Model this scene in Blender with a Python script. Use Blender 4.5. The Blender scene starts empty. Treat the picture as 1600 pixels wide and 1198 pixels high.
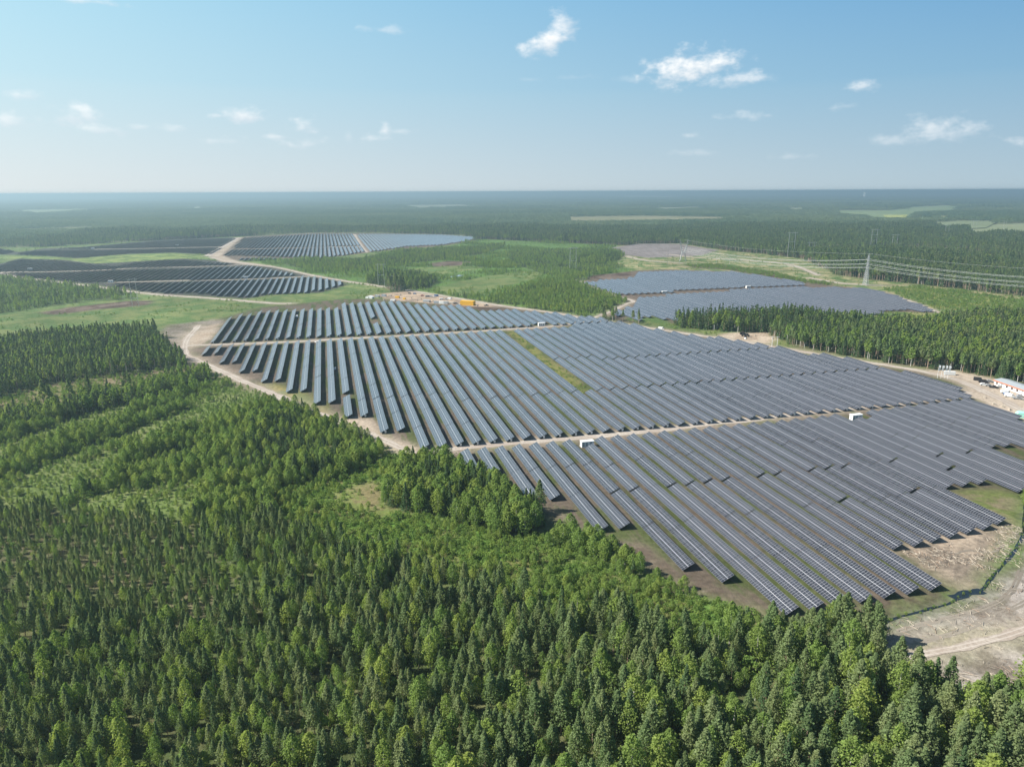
import bpy, math, random
import numpy as np
from mathutils import Matrix, Vector

R = math.radians
random.seed(7)
rng = np.random.default_rng(11)
S = bpy.context.scene
C = S.collection

# ------------------------------------------------------------------ camera
CAM_H = 120.0
FPX = 1109.0
PITCH = math.atan((599 - 299.5) / FPX)
ROLL = R(0.25)
cam = bpy.data.cameras.new('camera')
cam.sensor_width = 36.0
cam.lens = 36.0 * FPX / 1600.0
cam.clip_start = 0.5
cam.clip_end = 200000.0
camo = bpy.data.objects.new('camera', cam)
C.objects.link(camo)
camo.matrix_world = (Matrix.Translation((0, 0, CAM_H)) @ Matrix.Rotation(math.pi / 2 - PITCH, 4, 'X')
                     @ Matrix.Rotation(-ROLL, 4, 'Z'))
S.camera = camo

# ------------------------------------------------------------------ light
SUN_EL, SUN_AZ = R(42), R(-91)          # azimuth measured from +Y towards +X: the sun stands to the left
S.view_settings.view_transform = 'Standard'
S.view_settings.look = 'None'
S.view_settings.gamma = 1
S.view_settings.exposure = 0.92
S.render.engine = 'CYCLES'
S.cycles.max_bounces = 5
S.cycles.diffuse_bounces = 2
S.cycles.glossy_bounces = 2
S.cycles.transmission_bounces = 2
S.cycles.transparent_max_bounces = 8
S.cycles.volume_bounces = 0
S.cycles.use_denoising = True

sun = bpy.data.lights.new('sun', 'SUN')
sun.energy = 4.8
sun.angle = R(0.53)
sun.color = (1.0, 0.95, 0.86)
suno = bpy.data.objects.new('sun', sun)
C.objects.link(suno)
sd = Vector((math.sin(SUN_AZ) * math.cos(SUN_EL), math.cos(SUN_AZ) * math.cos(SUN_EL), math.sin(SUN_EL)))
suno.rotation_euler = sd.to_track_quat('Z', 'Y').to_euler()
suno.location = (0, 0, 300)

SKY_STRENGTH = 0.085
HAZE_DENSITY = 2.0e-4
HAZE_COLOR = (0.46, 0.63, 0.71, 1)


class NT:
    """small helper to write node trees"""
    def __init__(self, tree):
        self.t = tree
        self.n = tree.nodes
        self.l = tree.links

    def new(self, typ, **kw):
        nd = self.n.new(typ)
        for k, v in kw.items():
            setattr(nd, k, v)
        return nd

    def set(self, sock, val):
        if isinstance(val, bpy.types.NodeSocket):
            self.l.new(val, sock)
        elif val is not None:
            sock.default_value = val

    def math(self, op, a, b=None, c=None, clamp=False):
        nd = self.new('ShaderNodeMath', operation=op)
        nd.use_clamp = clamp
        self.set(nd.inputs[0], a)
        if b is not None: self.set(nd.inputs[1], b)
        if c is not None: self.set(nd.inputs[2], c)
        return nd.outputs[0]

    def vmath(self, op, a, b=None):
        nd = self.new('ShaderNodeVectorMath', operation=op)
        self.set(nd.inputs[0], a)
        if b is not None: self.set(nd.inputs[1], b)
        return nd.outputs['Value'] if op in ('LENGTH', 'DOT_PRODUCT', 'DISTANCE') else nd.outputs[0]

    def comb(self, x, y, z):
        nd = self.new('ShaderNodeCombineXYZ')
        for s, v in zip(nd.inputs, (x, y, z)): self.set(s, v)
        return nd.outputs[0]

    def sep(self, v):
        nd = self.new('ShaderNodeSeparateXYZ')
        self.set(nd.inputs[0], v)
        return nd.outputs

    def noise(self, vec, scale, detail=4, rough=0.55, dist=0.0):
        nd = self.new('ShaderNodeTexNoise')
        self.set(nd.inputs['Vector'], vec)
        nd.inputs['Scale'].default_value = scale
        nd.inputs['Detail'].default_value = detail
        nd.inputs['Roughness'].default_value = rough
        nd.inputs['Distortion'].default_value = dist
        return nd.outputs[0]

    def mix(self, fac, a, b, blend='MIX'):
        nd = self.new('ShaderNodeMix', data_type='RGBA', blend_type=blend)
        self.set(nd.inputs[0], fac)
        self.set(nd.inputs[6], a)
        self.set(nd.inputs[7], b)
        return nd.outputs[2]

    def ramp(self, val, lo, hi, a=0.0, b=1.0, smooth=True):
        nd = self.new('ShaderNodeMapRange')
        nd.interpolation_type = 'SMOOTHSTEP' if smooth else 'LINEAR'
        self.set(nd.inputs[0], val)
        for i, v in zip((1, 2, 3, 4), (lo, hi, a, b)): self.set(nd.inputs[i], v)
        return nd.outputs[0]


# ------------------------------------------------------------------ world: sky and clouds
w = bpy.data.worlds.new('World')
S.world = w
w.use_nodes = True
wt = NT(w.node_tree)
wt.n.clear()
out = wt.new('ShaderNodeOutputWorld')
bg = wt.new('ShaderNodeBackground')
bg.inputs[1].default_value = SKY_STRENGTH
sky = wt.new('ShaderNodeTexSky', sky_type='NISHITA')
sky.sun_disc = False
sky.sun_elevation = SUN_EL
sky.sun_rotation = SUN_AZ
sky.altitude = 100
sky.air_density = 1.0
sky.dust_density = 0.6
sky.ozone_density = 1.5
tc = wt.new('ShaderNodeTexCoord')
d = tc.outputs['Generated']
sx, sy, sz = wt.sep(d)
az = wt.math('ARCTAN2', sx, sy)                          # real direction on the sky dome
el = wt.math('ARCSINE', sz)
n1 = wt.noise(wt.comb(az, wt.math('MULTIPLY', el, 1.7), 0.3), 44, 5, 0.56)
n2 = wt.noise(wt.comb(az, wt.math('MULTIPLY', el, 2.4), 4.3), 17, 4, 0.6)


def px_dir(px, py):
    x, y = px - 800, 599 - py
    c, s = math.cos(ROLL), math.sin(ROLL)
    x, y = x * c + y * s, -x * s + y * c
    fy = FPX * math.cos(PITCH) + y * math.sin(PITCH)
    fz = -FPX * math.sin(PITCH) + y * math.cos(PITCH)
    return math.atan2(x, fy), math.atan2(fz, math.hypot(x, fy))


clouds = [  # px, py, half width, half height (photo pixels), opacity, tilt
    (858, 68, 36, 17, 1.0, -.35), (884, 44, 17, 26, .75, -.9), (1082, 108, 62, 27, 1.15, -.05), (1150, 124, 48, 13, .8, .05),
    (1345, 136, 26, 13, .62, 0), (1320, 166, 28, 8, .45, -.1), (1168, 182, 42, 11, .42, 0), (1082, 212, 16, 8, .4, 0),
    (1475, 205, 70, 26, .5, .1), (1400, 222, 60, 14, .3, 0), (1595, 224, 26, 12, .5, 0), (376, 181, 26, 13, .8, 0),
    (340, 182, 14, 6, .4, 0), (470, 200, 34, 17, .62, -.25), (485, 226, 40, 10, .45, 0), (432, 214, 28, 8, .4, 0),
    (602, 205, 12, 22, .6, .1), (585, 217, 24, 8, .42, 0), (545, 214, 10, 14, .3, 0), (628, 206, 26, 6, .25, 0),
    (42, 150, 34, 13, .55, 0), (115, 182, 54, 24, .62, 0), (12, 190, 34, 22, .5, 0), (165, 204, 44, 11, .45, 0),
    (265, 204, 26, 10, .45, 0), (345, 221, 42, 10, .35, 0), (130, 2, 70, 9, .6, 0), (597, 48, 38, 8, .35, 0),
    (215, 200, 24, 7, .35, 0), (900, 122, 40, 6, .12, 0), (990, 126, 30, 8, .16, 0), (830, 125, 24, 5, .14, 0),
    (1100, 240, 50, 8, .2, 0), (1240, 245, 40, 7, .2, 0), (1420, 180, 22, 6, .18, 0)]
total = lit = None
for (px, py, hw, hh, op, tilt) in clouds:
    amp = 0.78 if op >= .75 else 1.0
    op = op * (1 if op >= .75 else 1.05)
    hw, hh = hw * (1.05 if op >= .75 else .92), hh * (1.1 if op >= .75 else .92)
    a0, e0 = px_dir(px, py)
    a1, _ = px_dir(px + hw, py)
    _, e1 = px_dir(px, py - hh)
    wa, he = abs(a1 - a0) * 1.45, abs(e1 - e0) * 1.45
    da = wt.math('SUBTRACT', az, a0)
    de = wt.math('SUBTRACT', el, e0)
    ct, st = math.cos(tilt), math.sin(tilt)
    ra = wt.math('ADD', wt.math('MULTIPLY', da, ct / wa), wt.math('MULTIPLY', de, -st / wa))
    re = wt.math('ADD', wt.math('MULTIPLY', da, st / he), wt.math('MULTIPLY', de, ct / he))
    # flatter base: the lower half is squeezed
    re = wt.math('MULTIPLY', re, wt.ramp(re, -0.2, 0.0, 1.35, 1.0))
    r_ = wt.math('SQRT', wt.math('ADD', wt.math('MULTIPLY', ra, ra), wt.math('MULTIPLY', re, re)))
    v = wt.math('SUBTRACT', 1.14 if op >= .75 else 1.02, r_)
    v = wt.math('ADD', v, wt.math('MULTIPLY', wt.math('SUBTRACT', n1, 0.5), 2.3 * amp))
    v = wt.math('ADD', v, wt.math('MULTIPLY', wt.math('SUBTRACT', n2, 0.5), 0.9))
    m = wt.math('MULTIPLY', wt.ramp(v, 0.18, 1.25), op)
    total = m if total is None else wt.math('MAXIMUM', total, m)
    lit_ = wt.math('MULTIPLY', m, wt.ramp(wt.math('SUBTRACT', re, wt.math('MULTIPLY', ra, .35)), -0.55, 0.35))
    lit = lit_ if lit is None else wt.math('MAXIMUM', lit, lit_)
total = wt.math('MINIMUM', total, 1.0)
ccol = wt.mix(wt.math('MULTIPLY_ADD', wt.math('DIVIDE', lit, wt.math('MAXIMUM', total, .01)), .75, wt.ramp(n1, .4, .75, 0, .3)), (4.3, 4.9, 5.4, 1), (6.6, 6.7, 6.7, 1))
# hazy lower sky: paler towards the horizon and towards the sun, over the physical sky
cs = wt.math('COSINE', wt.math('SUBTRACT', az, SUN_AZ))
tt = wt.math('POWER', wt.ramp(cs, 0.62, -0.62, 0.0, 1.0, False), 0.75)
K = 1.06 * 2 ** (0.9 - 0.92)
kc = lambda *c: tuple(v * K for v in c) + (1,)
hz_c = wt.mix(tt, kc(4.9, 5.15, 5.15), kc(2.75, 3.5, 3.95))
mid_c = wt.mix(tt, kc(3.7, 5.1, 5.6), kc(1.55, 2.85, 4.0))
top_c = wt.mix(tt, kc(2.7, 4.8, 5.8), kc(0.72, 2.1, 3.9))
g1 = wt.mix(wt.ramp(el, 0.0, 0.13, 0, 1, False), hz_c, mid_c)
g2 = wt.mix(wt.ramp(el, 0.12, 0.27, 0, 1, False), g1, top_c)
base = wt.mix(wt.ramp(el, 0.30, 0.75), g2, wt.mix(1.0, sky.outputs[0], (.62, .62, .66, 1), 'MULTIPLY'))
fin = wt.mix(total, base, ccol)
wt.l.new(fin, bg.inputs[0])
wt.l.new(bg.outputs[0], out.inputs[0])


# ------------------------------------------------------------------ placing helpers
def G(px, py, z=0.0):
    """photo pixel -> the point of the ground (height z) that it shows"""
    x, y = px - 800, 599 - py
    c, s = math.cos(ROLL), math.sin(ROLL)
    x, y = x * c + y * s, -x * s + y * c
    fy = FPX * math.cos(PITCH) + y * math.sin(PITCH)
    fz = -FPX * math.sin(PITCH) + y * math.cos(PITCH)
    t = (z - CAM_H) / fz
    return x * t, fy * t


def P(pts, z=0.0):
    return [G(a, b, z) for a, b in pts]


def proj(x, y, z):
    """ground points -> photo pixels (to find out which trees show largest)"""
    x = np.asarray(x, float); y = np.asarray(y, float); z = np.asarray(z, float) - CAM_H
    cz = y * math.cos(PITCH) - z * math.sin(PITCH)
    cy = y * math.sin(PITCH) + z * math.cos(PITCH)
    a, b = FPX * x / cz, FPX * cy / cz
    c, s = math.cos(ROLL), math.sin(ROLL)
    return 800 + a * c - b * s, 599 - (a * s + b * c), cz


def inpoly(x, y, poly):
    x = np.asarray(x); y = np.asarray(y)
    r = np.zeros(x.shape, bool)
    n = len(poly)
    for i in range(n):
        x1, y1 = poly[i]; x2, y2 = poly[(i + 1) % n]
        if y1 == y2: continue
        c = (y1 > y) != (y2 > y)
        r ^= c & (x < (x2 - x1) * (y - y1) / (y2 - y1) + x1)
    return r


def vnoise(x, y, seed=0):
    x = np.asarray(x, float); y = np.asarray(y, float)
    xi = np.floor(x).astype(np.int64); yi = np.floor(y).astype(np.int64)
    fx = x - xi; fy = y - yi
    fx = fx * fx * (3 - 2 * fx); fy = fy * fy * (3 - 2 * fy)

    def h(a, b):
        n = (a * 374761393 + b * 668265263 + seed * 1442695041) & 0xffffffff
        n = ((n ^ (n >> 13)) * 1274126177) & 0xffffffff
        return ((n ^ (n >> 16)) & 0xffff) / 65535.0
    return (h(xi, yi) * (1 - fx) + h(xi + 1, yi) * fx) * (1 - fy) + (h(xi, yi + 1) * (1 - fx) + h(xi + 1, yi + 1) * fx) * fy


def fbm(x, y, seed=0, oct=3):
    s, a, t = 0, 1, 0
    for o in range(oct):
        s = s + a * vnoise(x * 2 ** o, y * 2 ** o, seed + o); t += a; a *= .5
    return s / t


AZ = R(-14.4)                       # direction of the solar rows
UX, UY = math.sin(AZ), math.cos(AZ)  # along the rows, away from the camera
WX, WY = math.cos(AZ), -math.sin(AZ)  # across the rows, to the right
PITCH_R = 8.48


def toworld(u, ww):
    return u * UX + ww * WX, u * UY + ww * WY


def uw(px, py, z=0.7):
    x, y = G(px, py, z)
    return x * UX + y * UY, x * WX + y * WY


# ------------------------------------------------------------------ tagging and mesh helpers
def tag(o, label=None, cat=None, group=None, kind=None):
    if label: o['label'] = label
    if cat: o['category'] = cat
    if group: o['group'] = group
    if kind: o['kind'] = kind
    return o


def empty(name, loc, rz=0.0):
    o = bpy.data.objects.new(name, None)
    C.objects.link(o)
    o.location = loc
    o.rotation_euler = (0, 0, rz)
    o.empty_display_size = 0.5
    return o


def link(name, me, parent=None, loc=None, rz=0.0):
    o = bpy.data.objects.new(name, me)
    C.objects.link(o)
    if parent is not None: o.parent = parent
    if loc is not None: o.location = loc
    if rz: o.rotation_euler = (0, 0, rz)
    return o


class MB:
    def __init__(self):
        self.v = []; self.f = []; self.m = []; self.uv = None

    def quad(self, a, b, c, d, m=0):
        i = len(self.v); self.v += [a, b, c, d]; self.f.append((i, i + 1, i + 2, i + 3)); self.m.append(m)

    def box(self, x0, x1, y0, y1, z0, z1, m=0):
        self.hexa([(x0, y0, z0), (x1, y0, z0), (x1, y1, z0), (x0, y1, z0), (x0, y0, z1), (x1, y0, z1), (x1, y1, z1), (x0, y1, z1)], m)

    def hexa(self, p, m=0):
        i = len(self.v); self.v += p
        for f in ((3, 2, 1, 0), (4, 5, 6, 7), (0, 1, 5, 4), (1, 2, 6, 5), (2, 3, 7, 6), (3, 0, 4, 7)):
            self.f.append(tuple(i + k for k in f)); self.m.append(m)

    def bar(self, a, b, r, m=0, r2=None, n=4):
        a = Vector(a); b = Vector(b); dd = (b - a)
        if dd.length < 1e-6: return
        dd.normalize()
        s = dd.orthogonal().normalized(); t = dd.cross(s)
        i = len(self.v); r2 = r if r2 is None else r2
        for c_, rr in ((a, r), (b, r2)):
            for k in range(n):
                an = 2 * math.pi * (k + .5) / n
                self.v.append(tuple(c_ + s * math.cos(an) * rr + t * math.sin(an) * rr))
        for k in range(n):
            k2 = (k + 1) % n
            self.f.append((i + k, i + k2, i + n + k2, i + n + k)); self.m.append(m)
        self.f.append(tuple(i + k for k in reversed(range(n)))); self.m.append(m)
        self.f.append(tuple(i + n + k for k in range(n))); self.m.append(m)

    def prism(self, prof, y0, y1, m=0):
        """profile in x,z extruded along y"""
        n = len(prof); i = len(self.v)
        for y in (y0, y1):
            for (x, z) in prof: self.v.append((x, y, z))
        for k in range(n):
            k2 = (k + 1) % n
            self.f.append((i + k, i + k2, i + n + k2, i + n + k)); self.m.append(m)
        self.f.append(tuple(i + k for k in reversed(range(n)))); self.m.append(m)
        self.f.append(tuple(i + n + k for k in range(n))); self.m.append(m)

    def mesh(self, name, mats):
        me = bpy.data.meshes.new(name)
        me.from_pydata(self.v, [], self.f)
        for m_ in (mats if isinstance(mats, (list, tuple)) else [mats]): me.materials.append(m_)
        if any(self.m): me.polygons.foreach_set('material_index', self.m)
        me.update()
        return me


def npmesh(name, verts, faces, mat, attrs=None):
    """verts (N,3), faces (M,k) arrays"""
    verts = np.asarray(verts, np.float32); faces = np.asarray(faces, np.int32)
    me = bpy.data.meshes.new(name)
    me.vertices.add(len(verts)); me.vertices.foreach_set('co', verts.ravel())
    k = faces.shape[1]
    me.loops.add(faces.size); me.loops.foreach_set('vertex_index', faces.ravel())
    me.polygons.add(len(faces))
    me.polygons.foreach_set('loop_start', np.arange(len(faces), dtype=np.int32) * k)
    me.polygons.foreach_set('loop_total', np.full(len(faces), k, np.int32))
    if mat: me.materials.append(mat)
    me.update(calc_edges=True)
    for nm, (typ, dom, arr) in (attrs or {}).items():
        at = me.attributes.new(nm, typ, dom)
        at.data.foreach_set('color' if typ == 'FLOAT_COLOR' else ('vector' if typ == 'FLOAT_VECTOR' else 'value'), np.asarray(arr).ravel())
    return me


# ------------------------------------------------------------------ materials
def material(name, base=(0.5, 0.5, 0.5), rough=0.8, spec=0.3, metal=0.0, vary=0.12, vscale=1.5):
    m = bpy.data.materials.new(name); m.use_nodes = True
    t = NT(m.node_tree); b = t.n['Principled BSDF']
    g = t.new('ShaderNodeTexCoord').outputs['Object']
    n = t.noise(g, vscale, 4)
    c1 = tuple(c * (1 - vary) for c in base) + (1,); c2 = tuple(min(1, c * (1 + vary)) for c in base) + (1,)
    t.l.new(t.mix(n, c1, c2), b.inputs['Base Color'])
    b.inputs['Roughness'].default_value = rough
    b.inputs['Specular IOR Level'].default_value = spec
    b.inputs['Metallic'].default_value = metal
    return m


def foliage(name, c_a, c_b, c_big, transl=0.3, bscale=0.006):
    m = bpy.data.materials.new(name); m.use_nodes = True
    t = NT(m.node_tree); t.n.clear()
    o = t.new('ShaderNodeOutputMaterial')
    rnd = t.new('ShaderNodeObjectInfo').outputs['Random']
    geo = t.new('ShaderNodeNewGeometry').outputs['Position']
    ti = t.new('ShaderNodeAttribute'); ti.attribute_name = 'tint'
    col = t.mix(t.math('POWER', rnd, 1.3), c_a + (1,), c_b + (1,))
    big = t.noise(t.vmath('MULTIPLY', geo, (1, 1, 0)), bscale, 4, 0.6)
    col = t.mix(t.ramp(big, 0.42, 0.62, 0.0, 0.55), col, c_big + (1,))
    k = t.math('MULTIPLY_ADD', ti.outputs['Fac'], 0.75, 0.62)
    col = t.mix(1.0, col, t.comb(k, k, k), 'MULTIPLY')
    df = t.new('ShaderNodeBsdfDiffuse'); t.l.new(col, df.inputs[0])
    tr = t.new('ShaderNodeBsdfTranslucent')
    t.l.new(t.mix(1.0, col, (1.15, 1.25, .6, 1), 'MULTIPLY'), tr.inputs[0])
    mx = t.new('ShaderNodeMixShader'); mx.inputs[0].default_value = transl
    t.l.new(df.outputs[0], mx.inputs[1]); t.l.new(tr.outputs[0], mx.inputs[2])
    t.l.new(mx.outputs[0], o.inputs[0])
    return m


M = {}
M['pine'] = foliage('pine_needles', (0.16, 0.225, 0.10), (0.25, 0.285, 0.135), (0.175, 0.25, 0.10), 0.42)
M['birch'] = foliage('birch_leaves', (0.19, 0.28, 0.08), (0.31, 0.365, 0.095), (0.20, 0.295, 0.085), 0.46)
M['spruce'] = foliage('spruce_needles', (0.08, 0.135, 0.06), (0.125, 0.18, 0.075), (0.095, 0.15, 0.065), 0.3)
M['shrub'] = foliage('shrub_leaves', (0.15, 0.25, 0.065), (0.25, 0.315, 0.08), (0.19, 0.265, 0.075), 0.42)
M['far'] = foliage('far_needles', (0.085, 0.14, 0.07), (0.165, 0.21, 0.10), (0.22, 0.26, 0.13), 0.25, 0.0011)
M['bark'] = material('pine_bark', (0.38, 0.28, 0.21), 0.95, 0.1, vary=.35, vscale=3)
M['birch_bark'] = material('birch_bark', (0.55, 0.53, 0.49), 0.85, 0.2, vary=.3, vscale=4)
M['white'] = material('white_paint', (0.78, 0.78, 0.76), 0.5, 0.4, vary=.05)
M['grey_roof'] = material('grey_roof', (0.33, 0.36, 0.38), 0.6, 0.4, vary=.1)
M['orange'] = material('orange_trim', (0.62, 0.2, 0.1), 0.6, 0.3)
M['steel'] = material('galvanised_steel', (0.52, 0.53, 0.53), 0.45, 0.5, metal=.35)
M['dark_steel'] = material('weathered_steel', (0.2, 0.21, 0.21), 0.6, 0.4, metal=.3)
M['cable'] = material('cable_aluminium', (0.55, 0.57, 0.56), 0.5, 0.4, metal=.2)
M['glass'] = material('window_glass', (0.03, 0.035, 0.04), 0.12, 0.5)
M['tyre'] = material('tyre_rubber', (0.03, 0.03, 0.03), 0.9, 0.2)
M['black'] = material('black_plastic', (0.025, 0.025, 0.028), 0.6, 0.3)
M['yellow'] = material('yellow_paint', (0.75, 0.42, 0.03), 0.55, 0.3)
M['mint'] = material('mint_tarpaulin', (0.35, 0.72, 0.6), 0.7, 0.3)
M['blue'] = material('blue_paint', (0.08, 0.16, 0.35), 0.4, 0.5)
M['grey'] = material('grey_paint', (0.3, 0.31, 0.32), 0.4, 0.5)
M['silver'] = material('silver_paint', (0.5, 0.51, 0.52), 0.35, 0.5, metal=.3)
M['carblack'] = material('black_car_paint', (0.03, 0.03, 0.035), 0.25, 0.5)
M['red'] = material('red_paint', (0.4, 0.06, 0.04), 0.4, 0.5)
M['wood'] = material('bare_wood', (0.5, 0.44, 0.36), 0.9, 0.2, vary=.3)
M['box_grey'] = material('inverter_grey', (0.6, 0.61, 0.6), 0.5, 0.4)


def gravel_mat():
    m = bpy.data.materials.new('gravel'); m.use_nodes = True
    t = NT(m.node_tree); b = t.n['Principled BSDF']
    p = t.new('ShaderNodeNewGeometry').outputs['Position']
    c = t.mix(t.ramp(t.noise(p, 0.06, 5, .65), .35, .65), (0.33, 0.27, 0.22, 1), (0.47, 0.42, 0.36, 1))
    c = t.mix(t.ramp(t.noise(p, 0.9, 4, .6), .3, .75), c, (0.27, 0.225, 0.185, 1))
    uvn = t.new('ShaderNodeAttribute'); uvn.attribute_name = 'across'
    a = uvn.outputs['Fac']       # -1..1 across the road: compacted pale wheel tracks, darker loose middle
    tr = t.math('ABSOLUTE', t.math('SUBTRACT', t.math('ABSOLUTE', a), 0.42))
    c = t.mix(t.ramp(tr, 0.0, 0.22, 0.5, 0.0), c, (0.55, 0.5, 0.44, 1))
    t.l.new(c, b.inputs['Base Color'])
    b.inputs['Roughness'].default_value = 0.95
    b.inputs['Specular IOR Level'].default_value = 0.1
    return m


def ground_mat():
    m = bpy.data.materials.new('ground_soil'); m.use_nodes = True
    t = NT(m.node_tree); b = t.n['Principled BSDF']
    p = t.new('ShaderNodeNewGeometry').outputs['Position']
    a1 = t.new('ShaderNodeAttribute'); a1.attribute_name = 'col_a'
    a2 = t.new('ShaderNodeAttribute'); a2.attribute_name = 'col_b'
    rot = t.new('ShaderNodeVectorRotate', rotation_type='Z_AXIS')
    t.l.new(p, rot.inputs['Vector']); rot.inputs['Angle'].default_value = AZ
    ps = t.vmath('MULTIPLY', rot.outputs[0], (1.0, 0.13, 1.0))
    iso = t.noise(p, 0.045, 6, .68, .3)
    strn = t.noise(ps, 0.16, 5, .62)
    f = t.mix(a1.outputs['Alpha'], iso, strn)
    f = t.ramp(f, .44, .58)
    col = t.mix(f, a1.outputs['Color'], a2.outputs['Color'])
    fine = t.noise(p, 0.5, 5, .7)
    k = t.ramp(fine, .25, .75, .55, 1.45, False)
    col = t.mix(1.0, col, t.comb(k, k, k), 'MULTIPLY')
    fl = t.ramp(t.noise(t.vmath('MULTIPLY', p, (1.0, 2.2, 1.0)), 1.3, 3, .75, .8), .62, .72)
    sep_ = t.new('ShaderNodeSeparateColor'); t.l.new(a1.outputs['Color'], sep_.inputs[0])
    dry = t.ramp(sep_.outputs[0], .2, .32)
    col = t.mix(t.math('MULTIPLY', fl, t.math('MULTIPLY', dry, .65)), col, (.55, .51, .46, 1))
    dk = t.ramp(t.noise(p, 0.8, 5, .75, 1.2), .58, .7)
    col = t.mix(t.math('MULTIPLY', dk, t.math('MULTIPLY', dry, .7)), col, (.09, .075, .055, 1))
    k2 = t.ramp(t.noise(p, 0.012, 4, .6), .3, .7, .8, 1.2, False)
    col = t.mix(1.0, col, t.comb(k2, k2, k2), 'MULTIPLY')
    t.l.new(col, b.inputs['Base Color'])
    b.inputs['Roughness'].default_value = 1.0
    b.inputs['Specular IOR Level'].default_value = 0.05
    bp = t.new('ShaderNodeBump'); bp.inputs['Strength'].default_value = .7; bp.inputs['Distance'].default_value = .6
    t.l.new(t.noise(p, .35, 6, .7), bp.inputs['Height']); t.l.new(bp.outputs[0], b.inputs['Normal'])
    return m


def panel_mat():
    m = bpy.data.materials.new('solar_glass'); m.use_nodes = True
    t = NT(m.node_tree); b = t.n['Principled BSDF']
    uv = t.new('ShaderNodeUVMap').outputs[0]
    u, v, _ = t.sep(uv)

    def line(x, wd):
        fr = t.math('FRACT', x)
        dd = t.math('MINIMUM', fr, t.math('SUBTRACT', 1.0, fr))
        return t.math('LESS_THAN', dd, wd)
    lu = line(u, 0.055)                              # module frames across the row
    lv = line(v, 0.032)                              # v counts half modules, a line every quarter
    lc = t.math('LESS_THAN', t.math('ABSOLUTE', t.math('SUBTRACT', v, 2.0)), 0.055)     # gap between upper and lower modules
    cell = t.mix(t.math('FRACT', t.math('MULTIPLY', t.math('FLOOR', u), 0.379)), (0.025, 0.027, 0.034, 1), (0.038, 0.040, 0.047, 1))
    orn = t.math('MULTIPLY_ADD', t.new('ShaderNodeObjectInfo').outputs['Random'], .5, .75)
    cell = t.mix(1.0, cell, t.comb(orn, orn, orn), 'MULTIPLY')
    c = t.mix(t.math('MULTIPLY', t.math('MAXIMUM', lu, lv), 0.66), cell, (0.40, 0.41, 0.44, 1))
    c = t.mix(t.math('MULTIPLY', lc, 0.85), c, (0.62, 0.63, 0.66, 1))
    t.l.new(c, b.inputs['Base Color'])
    b.inputs['Roughness'].default_value = 0.16
    b.inputs['IOR'].default_value = 1.55
    b.inputs['Specular IOR Level'].default_value = 0.85
    b.inputs['Sheen Weight'].default_value = 0.5
    b.inputs['Sheen Roughness'].default_value = 0.35
    b.inputs['Sheen Tint'].default_value = (.85, .95, 1, 1)
    return m


M['gravel'] = gravel_mat()
M['ground'] = ground_mat()
M['panel'] = panel_mat()
M['back'] = material('panel_back', (0.045, 0.056, 0.075), 0.7, 0.2)

wm = bpy.data.materials.new('ditch_water'); wm.use_nodes = True
wb = wm.node_tree.nodes['Principled BSDF']
wb.inputs['Base Color'].default_value = (0.012, 0.015, 0.014, 1); wb.inputs['Roughness'].default_value = 0.08
M['water'] = wm

# ------------------------------------------------------------------ zones of the ground (outlines on the ground)
SAND, SAND2 = (0.42, 0.345, 0.265), (0.30, 0.235, 0.175)
PEAT, PEAT2 = (0.075, 0.052, 0.040), (0.15, 0.115, 0.09)
GRASS, GRASS2 = (0.085, 0.135, 0.042), (0.15, 0.175, 0.065)
LUSH = (0.095, 0.175, 0.035)
FLOOR, FLOOR2 = (0.07, 0.095, 0.035), (0.115, 0.12, 0.055)
CLEAR, CLEAR2 = (0.34, 0.305, 0.27), (0.16, 0.135, 0.11)
FARM, FARM2 = (0.115, 0.092, 0.070), (0.07, 0.085, 0.032)

# name, outline, colour a, colour b, row-aligned texture, trees [(kind, spacing, h0, h1, share)], noise style
Z = []


def zone(name, pts, ca, cb, al=0.0, trees=None, style=None, warp=5.0, kind='px'):
    Z.append(dict(name=name, poly=P(pts) if kind == 'px' else pts, ca=ca, cb=cb, al=al, trees=trees or [], style=style, warp=warp))


zone('default', [(-900, 302)], (0.085, 0.105, 0.045), (0.12, 0.13, 0.06), 0,
     [('pine', 5.2, 12, 19, .62), ('spruce', 5.2, 12, 20, .25), ('birch', 5.2, 11, 16, .13)])
zone('west_open', [(-600, 386), (0, 387), (70, 386), (205, 378), (372, 369.5), (552, 363.5), (752, 370.5), (720, 386), (560, 404), (440, 408), (600, 446), (620, 466), (545, 474), (420, 486), (345, 500),
                     (230, 522), (0, 542), (-600, 590)], GRASS, GRASS2, 0, [('shrub', 5, .6, 2.2, .6), ('birch', 5, 2, 4, .05)], 'patchy', 2)
zone('edge_scrub', [(240, 530), (300, 530), (330, 545), (400, 580), (450, 600), (490, 625), (520, 660), (600, 694), (655, 716), (705, 712), (735, 748), (800, 790), (700, 790), (560, 720), (440, 660), (330, 606), (290, 592), (240, 570)],
     (0.13, 0.13, 0.06), (0.2, 0.17, 0.11), 0, [('shrub', 2.8, .8, 2.0, .6), ('birch', 2.8, 2, 4, .15)], None, 2)
zone('foreground', [(-400, 800), (0, 796), (150, 796), (300, 808), (430, 820), (600, 866), (750, 918), (900, 960), (1050, 996), (1160, 1006),
                    (1240, 990), (1300, 980), (1345, 985), (1385, 1010), (1402, 1064), (1440, 1084), (1480, 1088), (1560, 1104), (1620, 1098), (2100, 1070),
                    (2300, 1500), (-900, 1500)], FLOOR, FLOOR2, 0,
     [('pine', 2.7, 5.5, 11.5, .56), ('birch', 2.7, 4.5, 11, .25), ('spruce', 2.7, 4.5, 11.5, .07), ('shrub', 2.7, 1.8, 3.2, .12)], 'fg', 3)
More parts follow.
